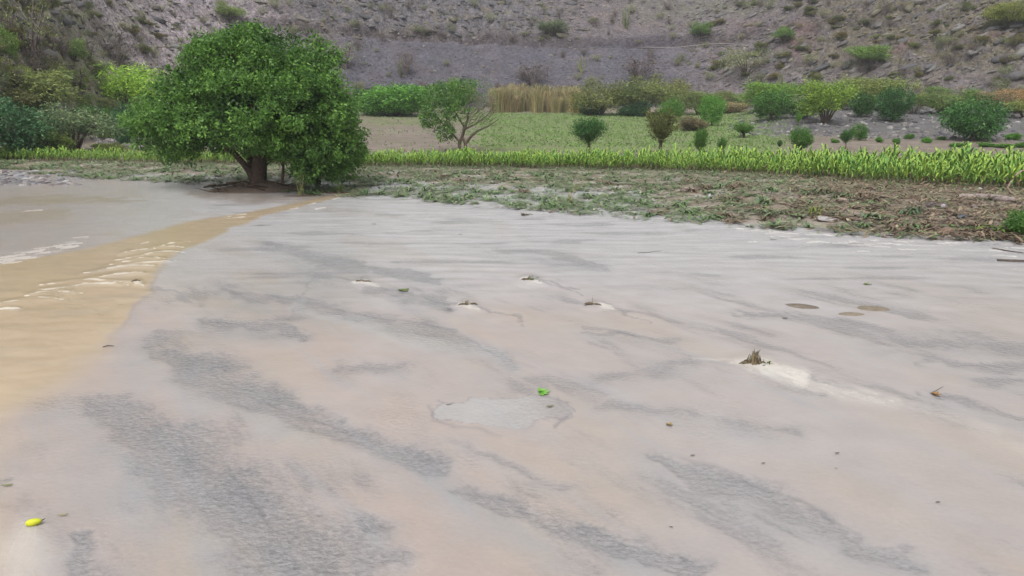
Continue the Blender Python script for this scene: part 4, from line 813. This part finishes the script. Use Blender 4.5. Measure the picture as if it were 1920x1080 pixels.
# ------------------------------------------------------------------ flattened crop and flood debris at the water's edge
n = 52000; az_ = rng.uniform(bear(-120), bear(2080), n); f_ = rng.uniform(-.06, 1.03, n); a0, b0 = edgeA(az_), edgeB(az_); r_ = a0+(b0-a0)*f_+.5*fbm(az_*60, f_*2, 2, 403)*(f_ < .3); x, y = r_*np.sin(az_), r_*np.cos(az_)
right = sm(bear(1250), bear(1720), az_+.06*fbm(x*.3, y*.3, 3, 401)); cl = fbm(x*.7, y*1.0, 3, 405)
left_ = sm(bear(640), bear(420), az_); keep = (rng.random(n) < np.clip(.40+1.9*cl+.45*right+.35*sm(.3, .8, f_)+.05*left_, .03, 1)); x, y, right, cl, f_, az_ = [q[keep] for q in (x, y, right, cl, f_, az_)]; n = len(x)
z = np.maximum(land(x, y), 0)+.015+.07*rng.random(n)**2*(1+1.2*right)
yaw = rng.normal(-.25, .75, n)+(rng.random(n) < .5)*math.pi; el = rng.normal(.05, .18, n); D = np.stack([np.cos(yaw)*np.cos(el), np.sin(yaw)*np.cos(el), np.sin(el)], 1); ln = .10+.5*rng.random(n)**1.8; wd = np.where(rng.random(n) < .5, .008, .026)*rng.uniform(.7, 1.4, n)
sd_ = unit(np.cross(D, np.array([0, 0, 1.])))*wd[:, None]; P_ = np.stack([x, y, z], 1); sag = np.array([0, 0, .03])
V = np.stack([P_-D*ln[:, None]*.5-sd_, P_-D*ln[:, None]*.5+sd_, P_-sd_*1.1+sag, P_+sd_*1.1+sag, P_+D*ln[:, None]*.5], 1).reshape(-1, 3); o_ = np.arange(n)*5
Q = np.stack([o_, o_+1, o_+3, o_+2], 1); T_ = np.stack([o_+2, o_+3, o_+4], 1)
pal = np.array([(.13, .20, .08), (.18, .23, .12), (.09, .175, .05), (.25, .245, .17), (.11, .16, .075), (.24, .18, .115), (.18, .125, .085), (.31, .25, .17), (.13, .092, .066), (.23, .17, .12)])
isb = rng.random(n) < np.clip(.08+.74*right-.06*(f_ > .75)-.1*cl, .05, .85); ci = np.where(isb, rng.integers(5, 10, n), rng.integers(0, 5, n))
tag(obj('flood_debris', mesh_np('flood_debris', V, [Q, T_], np.repeat(pal[ci]*rng.uniform(.75, 1.25, (n, 1)), 5, 0)), M['veg']), 'mat of flattened crop stems and brown flood trash along the water', 'debris', kind='stuff')
# clumps of toppled plants that stand out of the mat
def tuft_geo(sd, n_, colr_, up):
    g = Geo(); r0 = np.random.default_rng(sd)
    for i in range(n_):
        a_ = r0.uniform(0, 6.28); l = r0.uniform(.25, .55); e = r0.uniform(.1, .9)*up; x_, y_ = math.cos(a_), math.sin(a_); b_ = np.array([r0.normal()*.08, r0.normal()*.06, 0.])
        c = np.array(colr_[int(r0.integers(len(colr_)))])*r0.uniform(.8, 1.2)
        ribbon(g, [b_, b_+(x_*l*.35, y_*l*.35, l*.5*e+.04), b_+(x_*l*.7, y_*l*.7, l*.6*e+.04), b_+(x_*l, y_*l, l*.35*e)], [.012, .026, .022, .003], c)
    return g.mesh('toppled_clump')
GR = [(.09, .17, .06), (.13, .21, .08), (.12, .18, .10), (.20, .22, .13)]; BRN = [(.17, .12, .08), (.22, .165, .11), (.12, .085, .06)]
tg = [tuft_geo(500+i, 26, GR, .8) for i in range(4)]; tbr = [tuft_geo(520+i, 30, BRN, .7) for i in range(3)]
for i in range(330):
    az_ = random.uniform(bear(640), bear(1930)) if i % 6 else random.uniform(bear(190), bear(640)); f_ = random.random()**1.5*.85; a0, b0 = float(edgeA(az_)), float(edgeB(az_)); r_ = a0+(b0-a0)*f_; x, y = r_*math.sin(az_), r_*math.cos(az_); z = max(0, float(land(x, y)))
    br = random.random() < .08+.62*float(sm(bear(1150), bear(1700), az_)); s_ = random.uniform(.45, 1.1)
    o = obj('toppled_clump', random.choice(tbr if br else tg), M['veg'], loc=(x, y, z), rot=(0, 0, random.uniform(0, 6.28)), scale=(s_, s_, s_*random.uniform(.45, .9)))
    if br: tag(o, 'brown withered root and stem clump lying in the flood debris', 'plant debris', 'brown clumps in the flood debris')
    else: tag(o, 'green toppled plant clump lying in the flood debris', 'plant debris', 'green clumps in the flood debris')
def dpt(u, v, lift=0.):
    p = on_land(u, v, 12); return np.array([p[0], p[1], max(0, p[2])+lift])
for u, v, sx, sy, sz, col, lab in [(1552, 415, .34, .2, .07, (.34, .32, .31), 'pale flat stone at the edge of the debris beside the water'), (1400, 385, .30, .16, .05, (.38, .35, .31), 'light slab lying in the middle of the flattened crop'),
    (1580, 380, .30, .18, .09, (.27, .21, .18), 'reddish brown slab half buried in trash'), (1765, 390, .16, .14, .09, (.30, .28, .31), 'pale lilac stone among brown roots'), (1745, 390, .22, .14, .10, (.16, .14, .16), 'dark purple grey stone among brown roots'),
    (1330, 372, .08, .06, .10, (.42, .41, .45), 'small upright whitish scrap in the flattened crop'), (1800, 410, .16, .12, .07, (.10, .11, .14), 'dark blue grey stone near the right debris'), (1838, 358, .14, .1, .08, (.36, .40, .40), 'pale bluish scrap at the foot of the crops'),
    (1812, 357, .2, .1, .04, (.38, .40, .40), 'flat whitish sheet scrap at the foot of the crops'), (1772, 440, .22, .18, .13, (.21, .15, .11), 'round brown root ball at the water edge'), (1480, 372, .3, .15, .04, (.36, .34, .29), 'thin pale slab near the crop foot'), (1500, 352, .3, .14, .04, (.36, .34, .29), 'long pale silt slab against the crops'),
    (1830, 392, .26, .18, .10, (.17, .14, .125), 'broad grey brown stone among the right debris')]:
    boulder(dpt(u, v), sx, sy, sz, col, lab, None, 'stone' if 'stone' in lab else ('root_ball' if 'ball' in lab else 'flood_scrap'), 'stone' if 'stone' in lab else ('roots' if 'ball' in lab else 'debris'), .2)
def log_px(pts, rad, col, label, name='drift_log', cat='log', n=8):
    P = [dpt(u, v) for u, v in pts]; o0 = P[0]; g = Geo(); tube(g, [q-o0+(0, 0, r_*.8) for q, r_ in zip(P, rad)], rad, n, col, .1); return tag(obj(name, g.mesh(name, True), M['bark'], loc=o0), label, cat)
log_px([(1795, 372), (1830, 374), (1870, 377), (1905, 381)], [.07, .10, .11, .09], (.30, .25, .24), 'thick pale grey drift log at the right end of the debris')
log_px([(1640, 371), (1700, 374), (1780, 372)], [.03, .035, .02], (.20, .14, .10), 'long thin brown branch lying along the debris', 'drift_branch', 'branch')
log_px([(1600, 392), (1620, 386), (1660, 385), (1690, 392)], [.02, .025, .02, .01], (.24, .17, .11), 'curved tan branch looping over brown trash', 'drift_branch', 'branch')
log_px([(1850, 366), (1870, 356), (1882, 352)], [.03, .05, .04], (.12, .09, .075), 'short dark forked stump at the foot of the crops', 'drift_stump', 'stump')
# bent pale stick standing at the right end
b0 = dpt(1903, 372); g = Geo(); Yb = b0[1]
tube(g, [at_y(u, v, Yb)-b0 for u, v in [(1906, 368), (1894, 360), (1889, 352), (1896, 340), (1905, 328), (1916, 320), (1930, 317)]], [.03, .035, .035, .028, .025, .02, .012], 7, (.36, .28, .22), .1)
tag(obj('bent_stick', g.mesh('bent_stick', True), M['bark'], loc=b0), 'bent pale stick standing up before the crop strip', 'stick')
p = dpt(1925, 440); o = plant('shrub', p, 1.3, .75, (.05, .105, .025), 'dark green leafy plant leaning over the water at the right end of the debris', 'plant', None, 'leafy_plant')
p = dpt(1880, 432); o = tag(obj('leaning_weed', tuft_geo(600, 40, [(.10, .19, .03), (.13, .21, .04)], .6), M['veg'], loc=p, scale=(1.5, .9, .7)), 'bright green sprawling weed beside the dark leafy plant', 'weed')
p = dpt(1708, 402); tag(obj('grey_green_weed', tuft_geo(601, 40, [(.07, .12, .06), (.09, .14, .07)], 1.0), M['veg'], loc=p, scale=(.9, .9, 1.0)), 'upright bluish green weed standing in brown trash', 'weed')
p = dpt(1527, 405); tag(obj('yellow_leaf_weed', tuft_geo(602, 22, [(.20, .24, .04), (.16, .2, .04)], 1.1), M['veg'], loc=p, scale=(.6, .6, .8)), 'yellow green upright weed beside the pale flat stone', 'weed')
p = dpt(1068, 385); g = Geo()
for i in range(6):
    a_ = random.uniform(-.25, .35); l = random.uniform(.6, 1.3); ribbon(g, [(0, 0, 0), (a_*l*.4+.05, 0, l*.4), (a_*l*.8+.15, .03, l*.72), (a_*l+.3, .05, l*.85)], [.012, .022, .02, .003], (.22, .21, .05))
tag(obj('leaning_crop_stem', g.mesh('leaning_crop_stem'), M['veg'], loc=p, scale=.9), 'yellowish crop stem left leaning among the flattened plants', 'plant')
p = np.array([*flat(684, 366), 0]); tag(obj('water_edge_weed', tuft_geo(603, 34, [(.07, .13, .05), (.10, .16, .06)], 1.2), M['veg'], loc=p, scale=(.6, .6, .7)), 'green weed tuft at the near corner of the debris by the ochre stream', 'weed')

# ------------------------------------------------------------------ things standing or drifting in the water
def stump(u, v, s_, label, colr_=((.15, .11, .065), (.20, .16, .09), (.10, .085, .05)), green=False):
    p = np.array([*flat(u, v), -.02]); k_ = math.hypot(p[0], p[1]); g = Geo(); r0 = np.random.default_rng(int(u))
    mh, mr_ = (.20, .15) if s_ > 1 else (.05, .07)
    Vm = [(math.cos(t_)*q*mr_*(1+.25*r0.normal()*(q < 1)), math.sin(t_)*q*mr_*.8*(1+.2*r0.normal()*(q < 1)), mh*(1-q)**1.1*(1+.15*r0.normal())-.01*q) for q in np.linspace(1, .05, 6) for t_ in np.linspace(0, 6.2832, 14, endpoint=False)]
    g.add(Vm, [[i*14+j, i*14+(j+1) % 14, (i+1)*14+(j+1) % 14, (i+1)*14+j] for i in range(5) for j in range(14)], None, (.17, .135, .095))
    ns = 40 if s_ > 1 else 12; lx, ly = (.03, 0) if s_ > 1 else r0.normal(size=2)*.09*s_
    for i in range(ns):
        a_ = r0.uniform(0, 6.28); e = r0.random()**.6*.11*s_; hh = (.26-.9*e/s_)*s_*(r0.uniform(.75, 1.0) if s_ > 1 else r0.uniform(.45, 1.))*(1 if s_ > 1 else r0.choice([.35, .5, .9])); x_, y_ = math.cos(a_), math.sin(a_)*.8
        tube(g, [(x_*e*1.4, y_*e*1.4, -.02), (x_*e+lx*.4, y_*e+ly*.4, hh*.5), (x_*e*.4+.03*r0.normal()+lx, y_*e*.4+ly+.02*r0.normal(), hh)], [.007*s_+.003, .006*s_+.001, .003], 5, np.array(colr_[i % 3])*r0.uniform(.7, 1.2), .15)
    for i in range(8):
        e = r0.uniform(.05, .26)*s_; a_ = r0.uniform(2.2, 4.2) if i < 6 else r0.uniform(-.6, .4); x_, y_ = math.cos(a_)*e, math.sin(a_)*e*.6
        tube(g, [(x_*.2, y_*.2, .05), (x_*.7, y_*.7, .045*s_+.02), (x_, y_, .025)], [.014, .012, .005], 4, (.13, .10, .06))
    if green: Vl, Ql = leaves(r0.normal(size=(14, 3))*(.07, .04, .01)*s_+(.10*s_, -.05, .05), r0.normal(size=(14, 3))*(1, 1, .4), .08*s_, .03); g.add(Vl, Ql, None, (.09, .13, .04))
    return tag(obj('crop_stump', g.mesh('crop_stump'), M['bark'], loc=p), label, 'stump')
stump(1413, 683, 1.15, 'largest conical brown plant stump with a long white foam wake', green=True).scale = (.82, .82, .85)
stump(993, 526, .85, 'plant stump with a green side, just beyond the ones ringed by foam', green=True)
stump(878, 573, .8, 'low twiggy plant stump ringed by a pale foam patch'); stump(1112, 573, .75, 'thin upright plant stump in a round foam patch')
stump(678, 530, .75, 'short brown plant stump at the head of a grey ripple band'); stump(258, 528, .5, 'small twig stump among the white stream crests'); stump(985, 404, .9, 'dark plant remnant in still water close to the debris', ((.08, .10, .05), (.10, .10, .06), (.06, .06, .04)))
def drift(name, u, v, lenm, col, label, cat='leaf', yaw=0., wd=.4, curl=.25, n=1, group=None):
    p = np.array([*flat(u, v), .014]); g = Geo()
    for i in range(n):
        a_ = yaw+(i-(n-1)/2)*.7; x_, y_ = math.cos(a_), math.sin(a_); l = lenm*(1-.12*abs(i-(n-1)/2))
        xs = np.linspace(0, 1, 7); w_ = lenm*wd*.5*np.sin(np.pi*np.clip(xs*.96+.02, 0, 1))**.8; P = np.stack([x_*l*(xs-.1), y_*l*(xs-.1), .02*lenm+curl*lenm*(xs-.5)**2+.004*i], 1)
        sdv = np.array([-y_, x_, 0]); mid_ = P-(0, 0, .06*lenm); V = np.concatenate([P-sdv*w_[:, None], mid_, P+sdv*w_[:, None]]); m_ = 7
        g.add(V, [[r_*m_+i_, r_*m_+i_+1, (r_+1)*m_+i_+1, (r_+1)*m_+i_] for r_ in range(2) for i_ in range(m_-1)], None, np.array(col)*random.uniform(.85, 1.15))
    return tag(obj(name, g.mesh(name, True), M['veg'], loc=p), label, cat, group)
drift('green_leaf_sprig', 1012, 738, .15, (.17, .40, .06), 'bright green leaf sprig on the pale lobed sandbar', 'leaf', .2, .32, .1, 5)
drift('olive_leaf', 1025, 764, .09, (.13, .13, .06), 'small olive leaf just below the bright green sprig', 'leaf', .1)
drift('sunken_leaf', 838, 761, .08, (.20, .21, .17), 'faint grey leaf at the left tip of the pale sandbar', 'leaf', .7, .25)
drift('green_leaf', 748, 545, .22, (.15, .19, .07), 'flat pale green leaf between two foam-ringed stumps', 'leaf', 0., .3, .05, 2)
drift('brown_leaf', 1748, 741, .11, (.27, .15, .06), 'orange brown leaf with a thin twig, caught in the current', 'leaf', .0, .55, .5, 2)
drift('green_leaf', 1620, 534, .16, (.15, .20, .05), 'small green leaf drifting beyond the brown mud humps', 'leaf', .2, .3, .2, 2)
drift('tan_leaf', 1250, 798, .08, (.27, .20, .09), 'small tan leaf lying on smooth pinkish silt', 'leaf', .1, .5, .3, 2)
drift('green_leaf', 6, 913, .09, (.16, .20, .05), 'narrow green leaf at the edge of a small ripple', 'leaf', .3, .3)
drift('yellow_leaf', 110, 969, .08, (.20, .19, .06), 'thin yellowish leaf beside the yellow fruit', 'leaf', .3, .25)
for u, v, l in [(838, 581, .10), (1467, 598, .10), (1295, 856, .05), (485, 423, .14), (1445, 450, .14), (1428, 871, .045), (1566, 852, .05), (1755, 944, .04), (1255, 990, .035), (698, 421, .12), (860, 440, .1), (1565, 880, .03)]:
    drift('bark_flake', u, v, l, (.07, .058, .05), 'tiny dark bark flake drifting on the open muddy water', 'debris', random.uniform(-.3, .3), .4, .2, 1, 'dark flakes on the water')
def twig(pts, rad, label, col=(.10, .08, .065)):
    P = [np.array([*flat(u, v), .012]) for u, v in pts]; g = Geo(); tube(g, [q-P[0] for q in P], rad, 5, col); tag(obj('twig', g.mesh('twig'), M['bark'], loc=P[0]), label, 'twig')
twig([(193, 652), (203, 649), (214, 650)], [.006, .008, .004], 'short dark twig lying at the edge of the ochre stream')
twig([(1870, 489), (1900, 490), (1950, 491)], [.03, .035, .02], 'dark straight stick floating off the right end of the debris')
twig([(1196, 475), (1215, 474), (1240, 471)], [.005, .006, .003], 'thin curved twig floating midway to the debris')
twig([(1744, 739), (1755, 734), (1768, 726)], [.003, .003, .002], 'fine twig sticking off the orange brown leaf')
twig([(1860, 466), (1890, 471), (1925, 476)], [.012, .014, .008], 'thin dark twig in the white riffle by the right debris')
# yellow fruit
p = np.array([*flat(64, 985), .03]); g = Geo(); V = []
for i in range(11):
    for j in range(16):
        a_, b_ = j/16*6.2832, i/10*math.pi; r_ = 1-.12*math.cos(b_)+.03*math.cos(3*a_); V.append((math.cos(b_)*.062, math.sin(b_)*math.cos(a_)*.034*r_, math.sin(b_)*math.sin(a_)*.030*r_))
g.add(V, [[i*16+j, i*16+(j+1) % 16, (i+1)*16+(j+1) % 16, (i+1)*16+j] for i in range(10) for j in range(16)], None, (.50, .52, .03))
fr = tag(obj('yellow_fruit', None, loc=p, rot=(0, -.1, .25)), 'yellow green fruit lodged in the silt at a water ripple', 'fruit'); obj('skin', g.mesh('skin', True), M['veg'], fr)
g = Geo(); tube(g, [(.058, 0, .0), (.075, 0, .006), (.088, .004, .012)], [.005, .004, .003], 6, (.12, .09, .04)); obj('stalk', g.mesh('stalk'), M['bark'], fr)
# brown mud humps just breaking the surface
for u, v, a_, b_, yw, lab in [(1503, 574, .33, .17, -.35, 'dark brown narrow mud hump breaking the water surface'), (1635, 578, .29, .19, 0, 'tan oval mud hump, roundest of three close together'), (1597, 589, .25, .12, .0, 'small brown mud hump between two others')]:
    p = np.array([*flat(u, v), 0.]); V = []; nn_ = 32
    for i in range(8):
        q = i/7
        for j in range(nn_):
            t_ = j/nn_*6.2832; w_ = 1+.08*float(noise(math.cos(t_)*1.5+u, math.sin(t_)*1.5)); V.append((math.cos(t_)*q*a_*w_, math.sin(t_)*q*b_*w_, .030*(1-q*q)-.012*q))
    g = Geo(); g.add(V, [[i*nn_+j, i*nn_+(j+1) % nn_, (i+1)*nn_+(j+1) % nn_, (i+1)*nn_+j] for i in range(7) for j in range(nn_)], None, (.20, .165, .125) if 'dark' not in lab else (.15, .125, .10))
    tag(obj('mud_hump', g.mesh('mud_hump', True), M['ground'], loc=p, rot=(0, 0, yw)), lab, 'mud')

# ------------------------------------------------------------------ damp air
hz = 930.
Vh = [(x, y, z) for z in (-1.3, 100.) for x, y in ((-hz, -hz), (hz, -hz), (hz, hz), (-hz, hz))]
me = mesh_np('haze', Vh, [np.array([[3, 2, 1, 0], [4, 5, 6, 7], [0, 1, 5, 4], [1, 2, 6, 5], [2, 3, 7, 6], [3, 0, 4, 7]])])
m = bpy.data.materials.new('damp_air'); m.use_nodes = True; N = m.node_tree.nodes; L = m.node_tree.links
N.remove(N['Principled BSDF']); pv = N.new('ShaderNodeVolumePrincipled'); pv.inputs['Color'].default_value = (.93, .95, 1, 1); pv.inputs['Density'].default_value = .0006
L.new(pv.outputs[0], N['Material Output'].inputs['Volume'])
tag(obj('haze', me, m), 'thin damp air over the valley', kind='stuff')
